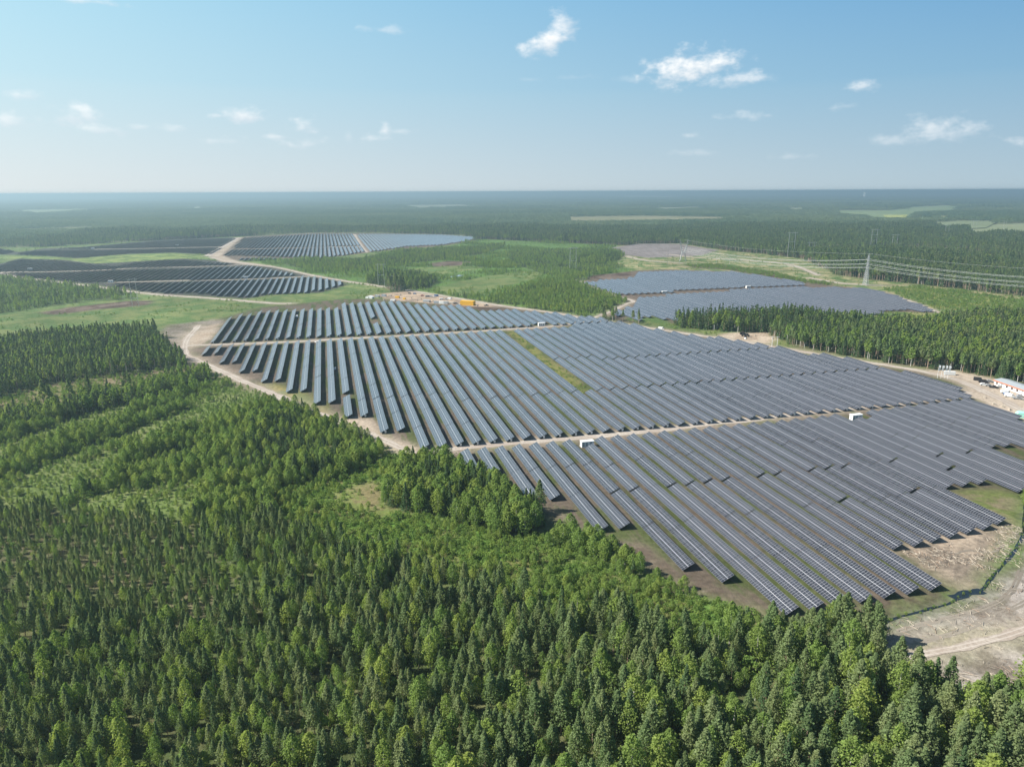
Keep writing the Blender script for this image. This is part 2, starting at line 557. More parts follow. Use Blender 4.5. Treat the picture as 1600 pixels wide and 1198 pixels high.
zone('thin_pines', [(-400, 940), (-400, 800), (0, 796), (150, 792), (260, 810), (330, 870), (380, 930), (300, 1010), (120, 960), (0, 930)], (0.085, 0.10, 0.045), (0.135, 0.125, 0.07), 0,
     [('pine', 2.4, 4.5, 8, .72), ('birch', 2.4, 4, 7.5, .12), ('shrub', 2.4, 1.5, 2.8, .16)], 'fg', 8)
zone('left_field', [(-500, 505), (-500, 580), (-200, 560), (0, 540), (130, 526), (225, 520), (262, 535), (330, 505), (420, 480), (545, 470), (600, 465), (560, 455), (480, 462),
                    (431, 476), (380, 473), (255, 464), (200, 460), (110, 478), (0, 496)], GRASS, GRASS2, 0,
     [('shrub', 5, .5, 1.9, .55), ('birch', 5, 2, 3.5, .05)], 'patchy', 6)
zone('left_peat', [(60, 488), (110, 480), (200, 470), (240, 470), (235, 476), (150, 484), (80, 492)], PEAT, PEAT2, 0, None, None, 3)
zone('upper_left_wood', [(-500, 445), (0, 435), (40, 438), (110, 447), (200, 458), (215, 466), (120, 474), (60, 482), (0, 494), (-500, 530)], FLOOR, GRASS, 0,
     [('birch', 5, 6, 10, .5), ('pine', 5, 6, 10, .3), ('spruce', 5, 7, 10, .2)], 'bands', 4)
zone('dark_wood', [(-500, 590), (-200, 560), (0, 538), (60, 533), (130, 526), (222, 520), (262, 545), (296, 570), (215, 580), (150, 588), (60, 602), (0, 620), (-300, 680), (-500, 690)], FLOOR, FLOOR2, 0,
     [('spruce', 3.6, 9, 13, .45), ('birch', 3.6, 8, 12, .25), ('pine', 3.6, 9, 13, .3)], None, 4)
zone('heath', [(-500, 690), (0, 622), (60, 604), (150, 590), (215, 582), (296, 571), (318, 578), (300, 590), (170, 620), (100, 636), (0, 652), (-500, 730)], (0.17, 0.14, 0.085), (0.12, 0.13, 0.05), 0,
     [('shrub', 3.2, 1.2, 2.4, .7), ('birch', 3.2, 2, 4, .15)], None, 3)
zone('band', [(-500, 735), (0, 655), (100, 640), (170, 622), (300, 592), (325, 580), (330, 590), (300, 606), (180, 636), (60, 664), (0, 682), (-500, 770)], FLOOR, GRASS, 0,
     [('birch', 3.2, 7, 10, .5), ('spruce', 3.2, 7, 10.5, .5)], None, 2)
zone('young_birch', [(-500, 770), (0, 682), (60, 664), (180, 636), (300, 606), (330, 592), (400, 612), (440, 632), (520, 664), (600, 700), (640, 730), (620, 800), (600, 868), (430, 822),
                     (300, 810), (150, 798), (0, 798), (-500, 804)], (0.11, 0.15, 0.045), GRASS2, 0,
     [('birch', 2.5, 2.6, 6.6, .68), ('shrub', 2.5, 1.6, 3.2, .28), ('spruce', 2.5, 3, 6, .04)], 'ridges', 4)
zone('green_strip', [(440, 765), (520, 752), (600, 722), (640, 705), (690, 712), (720, 740), (790, 780), (850, 830), (960, 880), (1060, 905), (1130, 935), (1200, 962), (1225, 985), (1160, 1008),
                     (1050, 998), (900, 962), (750, 920), (600, 868), (430, 822)], (0.11, 0.2, 0.04), (0.15, 0.15, 0.06), 0,
     [('shrub', 1.9, 0.9, 2.4, .84), ('birch', 1.9, 2.5, 4.8, .16)], None, 4)
zone('heath_gap', [(520, 770), (600, 745), (612, 770), (640, 800), (600, 812), (540, 792)], (0.2, 0.17, 0.085), (0.14, 0.18, 0.05), 0,
     [('shrub', 3.2, .8, 1.8, .5)], None, 4)
zone('clump_one', [(367, 738), (400, 745), (455, 752), (510, 745), (560, 728), (605, 712), (597, 692), (560, 674), (500, 656), (480, 642), (440, 640), (400, 660), (380, 690), (365, 712)], FLOOR, FLOOR2, 0,
     [('birch', 3.2, 7, 10.5, .62), ('spruce', 3.2, 7, 10.5, .38)], 'ridges2', 3)
zone('clump_two', [(602, 790), (640, 797), (712, 814), (800, 838), (850, 832), (842, 805), (790, 775), (745, 748), (722, 742), (700, 728), (664, 722), (640, 735), (612, 760)], FLOOR, FLOOR2, 0,
     [('birch', 3.1, 8, 12, .68), ('spruce', 3.1, 8, 12, .32)], None, 2)
zone('clump_three', [(852, 850), (905, 862), (960, 890), (1020, 905), (1000, 880), (935, 842), (868, 822)], FLOOR, GRASS, 0,
     [('birch', 3.3, 5, 8.5, .85), ('spruce', 3.3, 4, 7, .15)], None, 3)
zone('centre_green', [(378, 404), (400, 398), (470, 404), (560, 404), (640, 390), (700, 386), (752, 374), (980, 384), (975, 400), (1060, 412), (1200, 424), (1300, 440), (1265, 444), (1140, 424),
                      (990, 424), (905, 438), (986, 470), (988, 480), (930, 494), (905, 498), (850, 487), (780, 475), (720, 466), (600, 447), (545, 439), (487, 429), (428, 415)], GRASS, LUSH, 0,
     [('shrub', 5.0, 1.5, 3.5, .42), ('birch', 5.0, 3.5, 7.0, .42), ('spruce', 5.0, 3, 6.5, .16)], 'stripes', 5)
zone('row_copse_far', [(790, 392), (980, 387), (975, 402), (1000, 414), (905, 430), (850, 428), (800, 414)], FLOOR, GRASS, 0,
     [('birch', 4.2, 3.5, 7, .6), ('spruce', 4.2, 4, 7.5, .4)], 'stripes2', 4)
zone('centre_meadow', [(660, 450), (700, 444), (760, 432), (830, 422), (850, 430), (800, 446), (750, 460), (710, 462)], GRASS2, GRASS, 0, [('shrub', 5, .8, 2.2, .6), ('birch', 5, 2, 4, .06)], 'patchy', 4)
zone('centre_meadow_two', [(600, 424), (700, 414), (760, 418), (700, 428), (620, 432)], GRASS, GRASS2, 0, [('shrub', 5, .8, 2, .6)], 'patchy', 4)
zone('centre_wood', [(570, 442), (600, 430), (650, 430), (682, 440), (670, 450), (640, 452)], FLOOR, FLOOR2, 0,
     [('spruce', 4.5, 9, 13, .6), ('birch', 4.5, 9, 12, .4)], None, 4)
zone('centre_wood_two', [(440, 412), (560, 408), (640, 394), (790, 384), (760, 396), (660, 410), (560, 424), (480, 422)], FLOOR, GRASS, 0,
     [('birch', 5, 6, 10, .5), ('spruce', 5, 6, 10, .25), ('pine', 5, 7, 10, .25)], None, 4)
zone('centre_peat', [(668, 412), (700, 408), (740, 409), (720, 415), (680, 417)], PEAT2, PEAT, 0, None, None, 3)
zone('road_copse', [(690, 462), (760, 470), (860, 484), (905, 496), (960, 482), (990, 474), (988, 480), (930, 496), (905, 499), (850, 488), (780, 476)], FLOOR, GRASS, 0,
     [('birch', 3.8, 4, 7, .8), ('spruce', 3.8, 4, 7, .2)], None, 2)
zone('row_copse', [(760, 468), (800, 452), (850, 438), (905, 431), (986, 468), (988, 480), (905, 497), (850, 487), (790, 478)], FLOOR, LUSH, 0,
     [('birch', 3.6, 4, 7.5, .8), ('spruce', 3.6, 4, 7, .2)], 'stripes2', 3)
zone('copse_right', [(900, 400), (975, 392), (978, 404), (940, 412), (900, 414)], FLOOR, GRASS, 0, [('spruce', 5, 6, 10, .5), ('birch', 5, 6, 9, .5)], None, 4)
zone('corridor', [(960, 384), (1060, 380), (1130, 391), (1200, 398), (1250, 404), (1310, 430), (1356, 437), (1438, 445), (1503, 452), (1584, 462), (1900, 490), (1900, 520), (1600, 492), (1500, 500),
                  (1466, 490), (1440, 478), (1350, 452), (1263, 444), (1140, 424), (1043, 421), (990, 424), (960, 410), (975, 400)], GRASS, (0.27, 0.24, 0.13), 0,
     [('shrub', 8, .8, 2.2, .6)], 'sparse', 6)
zone('corridor_green', [(1380, 450), (1438, 448), (1503, 455), (1584, 466), (1900, 498), (1900, 540), (1600, 500), (1500, 503), (1466, 490), (1420, 470)], GRASS, (0.2, 0.2, 0.07), 0,
     [('shrub', 4.5, 1, 3, .8), ('birch', 4.5, 3, 5, .2)], None, 6)
zone('grey_clearing', [(950, 388), (994, 381), (1059, 381), (1124, 391), (1090, 400), (1010, 403), (978, 398)], (0.22, 0.195, 0.19), (0.15, 0.13, 0.12), 1, None, None, 6)
zone('brush_heap', [(1068, 413), (1120, 413), (1200, 424), (1262, 438), (1300, 442), (1298, 446), (1240, 440), (1140, 422), (1080, 418)], PEAT2, PEAT, 0,
     [('shrub', 4, 1.5, 3, .9)], None, 3)
zone('behind_wood', [(1040, 500), (1200, 484), (1345, 478), (1470, 485), (1900, 512), (1900, 532), (1600, 514), (1500, 518), (1440, 530), (1380, 528), (1300, 518), (1200, 496), (1110, 492)], GRASS, (0.2, 0.2, 0.08), 0,
     [('shrub', 4.5, .8, 2.2, .6)], None, 1)
zone('wood_verge', [(1000, 500), (1230, 534), (1400, 564), (1600, 598), (1720, 625), (1740, 690), (1500, 614), (1440, 588), (1250, 554), (1000, 514)], (0.2, 0.185, 0.11), GRASS, 0, None, None, 1)
zone('right_wood', [(1048, 508), (1078, 494), (1110, 488), (1160, 487), (1200, 491), (1300, 505), (1380, 513), (1440, 515), (1500, 505), (1600, 500), (1900, 515), (1900, 660), (1700, 625), (1600, 602),
                    (1500, 584), (1400, 569), (1300, 552), (1228, 540), (1210, 528), (1150, 520), (1100, 519), (1050, 515)], (0.10, 0.095, 0.05), FLOOR2, 0,
     [('pine', 3.7, 11.5, 15.5, .42), ('spruce', 3.7, 9, 16, .33), ('birch', 3.7, 11.5, 15, .25)], None, 3)
zone('spruce_copse', [(1048, 508), (1078, 494), (1110, 487), (1160, 486), (1200, 490), (1260, 500), (1300, 530), (1235, 533), (1205, 520), (1150, 518), (1100, 518), (1050, 514)], FLOOR, FLOOR2, 0,
     [('spruce', 3.9, 11, 17, .72), ('birch', 3.9, 9, 14, .28)], None, 2)
zone('right_verge', [(1000, 504), (1048, 504), (1060, 512), (1150, 519), (1200, 521), (1250, 546), (1180, 534), (1060, 516)], GRASS, GRASS2, 0, [('shrub', 5, 1, 2.5, .4)], None, 3)
zone('sand_pad', [(1115, 524), (1140, 519), (1200, 519), (1215, 530), (1205, 538), (1150, 531)], SAND, SAND2, 0, None, None, 3)
# the solar farms: soil between the rows
zone('farm_main', [(297, 556), (292, 540), (300, 528), (340, 498), (408, 480), (540, 467), (660, 467), (760, 474), (880, 489), (930, 499), (1180, 538), (1440, 580), (1510, 606), (1620, 655), (1700, 700),
                   (1620, 780), (1570, 800), (1560, 830), (1400, 852), (1490, 925), (1340, 960), (1240, 968), (1190, 960), (1060, 905), (940, 840), (830, 793), (765, 760), (712, 722), (655, 712), (600, 688),
                   (500, 645), (445, 622), (380, 596)], FARM, FARM2, 1, None, None, 2)
zone('farm_left_sand', [(285, 540), (300, 515), (330, 498), (348, 500), (330, 530), (300, 545)], (0.36, 0.3, 0.235), SAND2, 0, None, None, 3)
zone('left_gravel_waste', [(248, 520), (262, 508), (330, 500), (352, 498), (345, 504), (315, 512), (292, 530), (288, 552), (298, 570), (275, 556)], (0.21, 0.18, 0.15), (0.13, 0.12, 0.08), 0, None, None, 3)
zone('weed_strip', [(792, 519), (806, 515), (860, 560), (925, 610), (903, 616), (850, 575)], (0.17, 0.17, 0.055), (0.075, 0.095, 0.03), 0, [('shrub', 2.6, .5, 1.3, .35)], None, 1)
zone('farm_bright', [(405, 596), (470, 610), (500, 632), (530, 650), (505, 655), (440, 626)], GRASS2, (0.26, 0.22, 0.08), 0, None, None, 2)
zone('farm_sand_a', [(497, 640), (540, 655), (600, 680), (662, 704), (700, 704), (690, 715), (655, 716), (600, 694), (500, 652)], SAND, SAND2, 0, None, None, 2)
zone('farm_sand_b', [(520, 650), (580, 655), (600, 672), (575, 676), (540, 664)], SAND, SAND2, 0, None, None, 2)
zone('farm_peat_a', [(760, 765), (830, 790), (870, 795), (935, 842), (1000, 850), (1060, 900), (1130, 918), (1225, 968), (1190, 962), (1100, 932), (1040, 905), (940, 850), (850, 800)], (0.115, 0.088, 0.068), (0.21, 0.17, 0.135), 0, None, None, 2)
zone('farm_peat_b', [(1330, 968), (1345, 955), (1420, 940), (1490, 925), (1500, 934), (1460, 948), (1385, 968), (1345, 975)], PEAT, PEAT2, 0, None, None, 2)
zone('farm_peat_c', [(600, 470), (680, 474), (730, 482), (800, 486), (880, 494), (840, 492), (760, 476), (660, 468)], PEAT, PEAT2, 0, None, None, 2)
zone('farm_peat_left', [(300, 545), (345, 540), (440, 600), (380, 592), (320, 566)], PEAT2, FARM, 0, None, None, 2)
zone('right_clearing', [(1385, 1010), (1345, 978), (1385, 972), (1425, 960), (1482, 945), (1506, 928), (1535, 924), (1553, 902), (1580, 870), (1602, 830), (1620, 790), (1900, 760), (2300, 1000),
                        (2100, 1070), (1620, 1098), (1560, 1104), (1480, 1088), (1440, 1084), (1402, 1064)], CLEAR, CLEAR2, 0, None, None, 2)
zone('right_bare', [(1380, 852), (1440, 838), (1560, 824), (1575, 818), (1596, 825), (1575, 868), (1548, 898), (1530, 920), (1500, 922), (1470, 900), (1420, 868)], (0.33, 0.265, 0.2), (0.19, 0.155, 0.12), 0, None, None, 2)
zone('right_grass', [(1490, 762), (1600, 768), (1610, 790), (1590, 826), (1570, 822), (1520, 800), (1480, 775)], (0.13, 0.155, 0.05), (0.19, 0.16, 0.1), 0, None, None, 3)
zone('right_grass_two', [(1400, 1035), (1400, 1000), (1430, 985), (1560, 975), (1600, 965), (1600, 985), (1530, 1002), (1420, 1028)], (0.14, 0.155, 0.06), CLEAR, 0, None, None, 4)
zone('right_verge_two', [(1420, 1036), (1460, 1027), (1530, 1013), (1620, 988), (1620, 998), (1540, 1020), (1470, 1040), (1440, 1060), (1420, 1060)], LUSH, GRASS, 0, [('shrub', 3, .6, 1.4, .4)], None, 2)
zone('yard', [(1440, 578), (1480, 577), (1520, 584), (1600, 603), (1700, 630), (1800, 680), (1640, 680), (1600, 660), (1500, 612), (1505, 600)], (0.40, 0.335, 0.265), (0.33, 0.27, 0.21), 0, None, None, 2)
zone('camp_yard', [(575, 462), (600, 458), (640, 454), (700, 464), (790, 479), (760, 480), (700, 476), (620, 470)], (0.37, 0.28, 0.2), (0.22, 0.17, 0.13), 0, None, None, 3)
FARM_E = [(905, 440), (990, 423), (1043, 421), (1140, 424), (1200, 432), (1263, 443), (1345, 450), (1385, 457), (1470, 489), (1395, 487), (1044, 506), (1000, 504), (966, 502), (948, 491), (985, 474), (975, 466)]
zone('farm_east', FARM_E, FARM, PEAT2, 1, None, None, 2)
zone('farm_east_grass', [(975, 500), (985, 493), (1000, 497), (1020, 492), (1046, 502), (1050, 508), (1010, 505)], GRASS, GRASS2, 0, None, None, 1)
zone('farm_east_peat', [(898, 438), (990, 430), (985, 424), (930, 430)], PEAT, PEAT2, 0, None, None, 1)
zone('farm_west', [(-200, 428), (0, 429), (66, 437), (131, 443), (215, 455), (252, 460), (340, 464), (384, 467), (423, 461), (503, 457), (545, 445), (530, 436), (457, 424), (428, 418), (357, 408), (286, 404), (205, 409),
                   (150, 412), (100, 406), (30, 404), (0, 412), (-200, 420)], (0.065, 0.06, 0.055), (0.05, 0.058, 0.04), 1, None, None, 2)
zone('farm_west_two', [(-100, 387), (0, 388), (30, 394), (70, 388), (130, 386), (205, 379), (268, 374), (372, 371), (349, 386), (332, 398), (268, 395), (199, 397), (119, 404), (87, 401), (19, 398), (0, 398), (-100, 402)], (0.065, 0.06, 0.055), (0.05, 0.058, 0.04), 1, None, None, 2)
zone('west_meadow', [(-300, 401), (0, 399), (119, 404), (200, 398), (268, 396), (310, 398), (330, 404), (286, 404), (205, 409), (150, 412), (100, 406), (30, 404), (-300, 412)], (0.2, 0.24, 0.075), GRASS, 0, None, None, 2)
zone('farm_top', [(343, 400), (379, 370), (421, 368), (486, 364), (550, 364), (686, 366), (752, 371), (730, 378), (686, 385), (605, 391), (566, 396), (535, 400), (503, 404), (431, 404), (367, 408)], FARM, PEAT2, 1, None, None, 2)
zone('top_track', [(325, 400), (332, 397), (349, 385), (368, 371), (378, 371), (360, 386), (346, 399), (372, 408), (430, 416), (425, 418), (345, 409)], (0.38, 0.32, 0.255), SAND2, 0, None, None, 2)

GX0, GX1, GY0, GY1, GS = -1250.0, 1500.0, 85.0, 2450.0, 3.0
gxs = np.arange(GX0, GX1 + .1, GS); gys = np.arange(GY0, GY1 + .1, GS)
XX, YY = np.meshgrid(gxs, gys)                       # [iy, ix]
zid = np.zeros(XX.shape, np.int16)
colA = np.empty(XX.shape + (4,), np.float32); colB = np.empty(XX.shape + (4,), np.float32)
colA[...] = Z[0]['ca'] + (0,); colB[...] = Z[0]['cb'] + (1,)
nx_ = fbm(XX / 22, YY / 22, 5) - .5; ny_ = fbm(XX / 22, YY / 22, 55) - .5
for k, z in enumerate(Z):
    if k == 0: continue
    m = inpoly(XX + nx_ * 2 * z['warp'], YY + ny_ * 2 * z['warp'], z['poly'])
    zid[m] = k
    colA[m] = tuple(z['ca']) + (z['al'],); colB[m] = tuple(z['cb']) + (1,)


def blur(a):
    for _ in range(2):
        a = (a + np.roll(a, 1, 0) + np.roll(a, -1, 0) + np.roll(a, 1, 1) + np.roll(a, -1, 1)) / 5
    return a


# roads and tracks as sheets over the ground
ROADS = [
    ('gravel_road', [(311, 508), (295, 526), (289, 540), (291, 555), (307, 562), (330, 573), (357, 585), (380, 596), (405, 606), (450, 626), (495, 645), (520, 655), (553, 669), (600, 688), (633, 702), (658, 710), (690, 704), (725, 699),
                     (825, 690), (900, 684), (997, 675), (1100, 663), (1200, 652), (1300, 641), (1400, 631), (1487, 620), (1515, 612)], 6.0),
    ('gravel_road', [(291, 541), (307, 539.5), (380, 537), (457, 534), (540, 529), (640, 524), (720, 519), (800, 514), (870, 509), (915, 502)], 4.6),
    ('gravel_road', [(330, 402), (345, 406), (380, 411), (428, 417), (487, 430), (545, 440), (600, 448), (660, 457), (720, 467), (780, 477), (830, 484), (880, 491), (917, 499), (980, 507), (1050, 518), (1150, 532), (1250, 549),
                     (1350, 565), (1440, 580), (1500, 595), (1560, 622), (1620, 652), (1700, 690)], 6.5),
    ('dirt_track', [(920, 499), (940, 492), (956, 486), (978, 475), (990, 471), (976, 466), (966, 463), (924, 448), (896, 437)], 5.0),
    ('dirt_track', [(-60, 424), (4, 427), (31, 434), (62, 437), (100, 442), (150, 448), (199, 455), (255, 461), (317, 465), (380, 470), (431, 474), (455, 474)], 7.0),
    ('dirt_track', [(-40, 425), (0, 425.5), (75, 424.5), (150, 422.5), (180, 420.5), (230, 418), (305, 416.5), (375, 414), (400, 413)], 4.0),
    ('dirt_track', [(175, 441.5), (230, 440), (280, 438.5), (380, 436.5), (464, 432.8), (500, 431)], 3.5),
    ('dirt_track', [(150, 389.5), (230, 388), (349, 385.6)], 4.5),
    ('dirt_track', [(398, 388.8), (480, 386.5), (566, 384.5)], 4.0),
    ('dirt_track', [(553, 366), (560, 379), (571, 394)], 10.0),
    ('dirt_track', [(324, 400), (349, 385), (372, 371.5)], 12.0),
    ('dirt_track', [(978, 400), (1010, 407), (1067, 411)], 7.0),
    ('dirt_track', [(1046, 397.5), (1092, 403), (1140, 405), (1198, 409), (1240, 415), (1279, 430)], 7.0),
    ('dirt_track', [(1263, 434), (1285, 438), (1320, 443), (1352, 445), (1380, 446)], 8.0),
    ('dirt_track', [(1381, 458), (1420, 470), (1466, 488)], 5.0),
    ('gravel_road', [(1395, 1037), (1415, 1031), (1450, 1020), (1490, 1013), (1525, 1005), (1570, 993), (1600, 983), (1700, 950)], 3.4),
]


def field_mat(name, a, b):
    m = bpy.data.materials.new(name); m.use_nodes = True
    t = NT(m.node_tree); p = t.new('ShaderNodeNewGeometry').outputs['Position']; bs = t.n['Principled BSDF']
    t.l.new(t.mix(t.ramp(t.noise(p, .006, 4, .6), .4, .6), a + (1,), b + (1,)), bs.inputs[0]); bs.inputs['Roughness'].default_value = 1
    bs.inputs['Specular IOR Level'].default_value = .05
    return m



def catmull(pts, step=6.0):
    pts = [Vector(p) for p in pts]
    pts = [pts[0] * 2 - pts[1]] + pts + [pts[-1] * 2 - pts[-2]]
    o = []
    for i in range(1, len(pts) - 2):
        a, b, c, d_ = pts[i - 1:i + 3]
        n = max(2, int((c - b).length / step))
        for k in range(n):
            t = k / n
            o.append(0.5 * ((2 * b) + (c - a) * t + (2 * a - 5 * b + 4 * c - d_) * t * t + (3 * b - a - 3 * c + d_) * t ** 3))
    o.append(pts[-2])
    return o


road_mask = np.zeros(XX.shape, bool)
shoulder = np.zeros(XX.shape, np.float32)


def stamp(pts, r_in, r_sh):
    for p in pts:
        ix = int((p.x - GX0) / GS); iy = int((p.y - GY0) / GS); k = int(r_sh / GS) + 2
        x0, x1, y0, y1 = max(ix - k, 0), ix + k + 1, max(iy - k, 0), iy + k + 1
        if x1 <= 0 or y1 <= 0 or x0 >= XX.shape[1] or y0 >= XX.shape[0]: continue
        dd = np.hypot(XX[y0:y1, x0:x1] - p.x, YY[y0:y1, x0:x1] - p.y)
        road_mask[y0:y1, x0:x1] |= dd < r_in
        shoulder[y0:y1, x0:x1] = np.maximum(shoulder[y0:y1, x0:x1], np.clip(1.25 - dd / r_sh, 0, 1))


def strip(name, pts, width, mat, z, jag=0.35, across=True):
    n = len(pts); vs = []; ac = []
    cols = (-1, -.5, 0, .5, 1)
    for i, p in enumerate(pts):
        a = pts[max(i - 1, 0)]; b = pts[min(i + 1, n - 1)]
        t = (b - a).normalized(); nr = Vector((-t.y, t.x))
        for c_ in cols:
            j = 1 + (random.uniform(-jag, jag) if abs(c_) == 1 else 0)
            q = p + nr * (width / 2 * c_ * j)
            vs.append((q.x, q.y, z)); ac.append(c_)
    fs = []
    for i in range(n - 1):
        for k in range(4):
            fs.append((i * 5 + k, i * 5 + k + 1, i * 5 + 6 + k, i * 5 + 5 + k))
    me = npmesh(name, vs, fs, mat, {'across': ('FLOAT', 'POINT', np.array(ac, np.float32))})
    return me


for i, (nm, pts, wd) in enumerate(ROADS):
    c = catmull(P(pts))
    stamp(c, wd / 2 + 2.0, wd / 2 + 5.0)
    o = link(nm, strip(nm, c, wd, M['gravel'], 0.03 + 0.004 * i))
    tag(o, kind='structure')
for pts in ([(1440, 1001), (1500, 983), (1560, 957), (1615, 932)], [(1444, 1004), (1505, 986), (1565, 960), (1620, 935)], [(1400, 984), (1470, 966), (1530, 950), (1575, 925), (1592, 890)],
            [(1404, 987), (1474, 969), (1534, 953), (1580, 928), (1597, 893)], [(1480, 872), (1510, 860), (1550, 862), (1570, 850)]):
    tag(link('wheel_rut', strip('wheel_rut', catmull(P(pts), 2.5), .75, field_mat('rut_soil', (.19, .165, .135), (.29, .255, .21)), .02, .5)), kind='structure')
sh = (shoulder * (0.5 + fbm(XX / 9, YY / 9, 77)))[..., None].clip(0, 1) * .75
sa = np.array((0.36, 0.30, 0.235), np.float32)
colA[..., :3] = colA[..., :3] * (1 - sh) + sa * sh
colB[..., :3] = colB[..., :3] * (1 - sh * .8) + sa * sh * .8
dc = catmull(P([(1340, 982), (1385, 970), (1425, 958), (1482, 943), (1500, 930), (1532, 923), (1550, 901), (1575, 873), (1597, 838), (1601, 800), (1606, 760)]), 3)
for p in dc:                                          # lush banks of the ditch
    ix = int((p.x - GX0) / GS); iy = int((p.y - GY0) / GS)
    sl = (slice(iy - 2, iy + 3), slice(ix - 2, ix + 3))
    dd = np.hypot(XX[sl] - p.x, YY[sl] - p.y); m = dd < 2.6
    colA[sl][m] = (0.05, 0.075, 0.025, 0); colB[sl][m] = (0.10, 0.165, 0.04, 1)
colA = blur(colA); colB = blur(colB)

# one ground sheet: fine where the farm lies, wider and wider towards the horizon
def widen(a, far):
    lo, hi = [], []
    s = 12.0; v = a[0]
    while v > -far: v -= s; s *= 1.35; lo.append(v)
    s = 12.0; v = a[-1]
    while v < far: v += s; s *= 1.35; hi.append(v)
    return np.concatenate([lo[::-1], a, hi]), len(lo)


ex, ox = widen(gxs, 60000); ey, oy = widen(gys, 60000)
EX, EY = np.meshgrid(ex, ey)
ny, nx = EX.shape
verts = np.stack([EX, EY, np.zeros_like(EX)], -1).reshape(-1, 3)
idx = np.arange(nx * ny).reshape(ny, nx)
faces = np.stack([idx[:-1, :-1], idx[:-1, 1:], idx[1:, 1:], idx[1:, :-1]], -1).reshape(-1, 4)
CA = np.empty((ny, nx, 4), np.float32); CA[...] = (0.15, 0.18, 0.085, 0)
CB = np.empty((ny, nx, 4), np.float32); CB[...] = (0.21, 0.215, 0.11, 1)
CA[oy:oy + len(gys), ox:ox + len(gxs)] = colA; CB[oy:oy + len(gys), ox:ox + len(gxs)] = colB
gme = npmesh('ground', verts, faces, M['ground'], {'col_a': ('FLOAT_COLOR', 'POINT', CA), 'col_b': ('FLOAT_COLOR', 'POINT', CB)})
tag(link('ground', gme), kind='structure')

# far fields and bogs beyond the woods
FIELDS = [
    ([(1306, 329), (1390, 329), (1430, 323), (1480, 321), (1505, 324), (1500, 331), (1430, 333), (1415, 341), (1380, 341), (1346, 336), (1310, 334)], (0.16, 0.22, 0.10), (0.2, 0.25, 0.11)),
    ([(1380, 336), (1418, 336), (1416, 341), (1386, 340)], (0.36, 0.38, 0.1), (0.33, 0.36, 0.11)),
    ([(1504, 354), (1560, 351), (1600, 349), (1750, 349), (1750, 362), (1600, 365), (1560, 361), (1524, 365)], (0.23, 0.25, 0.14), (0.19, 0.22, 0.11)),
    ([(1466, 338), (1482, 338), (1480, 341), (1466, 341)], (0.3, 0.31, 0.14), (0.26, 0.3, 0.13)),
    ([(885, 340), (1000, 338), (1130, 340), (1140, 343), (1020, 345), (890, 346)], (0.24, 0.22, 0.13), (0.18, 0.18, 0.09)),
    ([(295, 324), (325, 323), (322, 327), (298, 327)], (0.26, 0.28, 0.17), (0.22, 0.25, 0.14)),
    ([(80, 306.5), (160, 306.5), (210, 311), (140, 313), (90, 311)], (0.3, 0.3, 0.22), (0.25, 0.27, 0.18)),
    ([(960, 305), (1040, 306.5), (1100, 307), (1040, 309), (960, 308)], (0.3, 0.3, 0.22), (0.25, 0.27, 0.18)),
    ([(1440, 350), (1500, 346), (1560, 347), (1540, 352), (1480, 355)], (0.2, 0.24, 0.13), (0.17, 0.2, 0.1)),
    ([(0, 330), (120, 327), (170, 330), (60, 334)], (0.2, 0.23, 0.12), (0.16, 0.2, 0.09)),
    ([(620, 322), (720, 320), (760, 323), (660, 325)], (0.2, 0.22, 0.14), (0.17, 0.19, 0.11)),
    ([(1000, 326), (1090, 324), (1120, 326), (1040, 328)], (0.2, 0.22, 0.14), (0.17, 0.19, 0.11)),
    ([(1230, 326), (1256, 326), (1256, 328), (1232, 328)], (0.3, 0.3, 0.2), (0.25, 0.27, 0.15)),
]
field_polys = []
for i, (pts, a, b) in enumerate(FIELDS):
    my = sum(p[1] for p in pts) / len(pts); pts = [(p[0], 300 + (p[1] - 300) * (1.1 if p[1] > my else 1.0)) for p in pts]
    pw = P(pts); field_polys.append(pw)
    mb = MB(); mb.v = [(x, y, 0.5 + .3 * i) for x, y in pw]; mb.f = [tuple(range(len(pw)))]; mb.m = [0]
    tag(link('field', mb.mesh('field', field_mat('field_crop', a, b))), kind='structure')

# ditch with still water on the right
dc = catmull(P([(1340, 982), (1385, 970), (1425, 958), (1482, 943), (1500, 930), (1532, 923), (1550, 901), (1575, 873), (1597, 838), (1601, 800), (1606, 760)]), 3)
tag(link('ditch_water', strip('ditch_water', dc, 1.1, M['water'], 0.02, .5)), kind='structure')
pc = catmull(P([(1488, 934), (1505, 928), (1520, 925), (1534, 922)]), 2)
tag(link('pond_water', strip('pond_water', pc, 3.0, M['water'], 0.024, .35)), kind='structure')
pc = catmull(P([(694, 434.5), (706, 432.6), (722, 430.2)]), 4)
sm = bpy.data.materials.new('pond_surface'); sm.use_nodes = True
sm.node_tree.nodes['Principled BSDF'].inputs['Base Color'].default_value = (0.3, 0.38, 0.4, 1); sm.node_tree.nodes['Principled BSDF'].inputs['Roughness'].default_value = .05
tag(link('pond_water', strip('pond_water', pc, 9.0, sm, 0.3, .3)), kind='structure')

# ------------------------------------------------------------------ solar rows
TILT_DW, Z_LO, Z_HI = 4.2, 0.7, 2.75
SLOPE = math.hypot(TILT_DW, Z_HI - Z_LO)
_pc = {}


def tables_of(L):
    n = max(1, round(L / 31.0)); return n, L / n


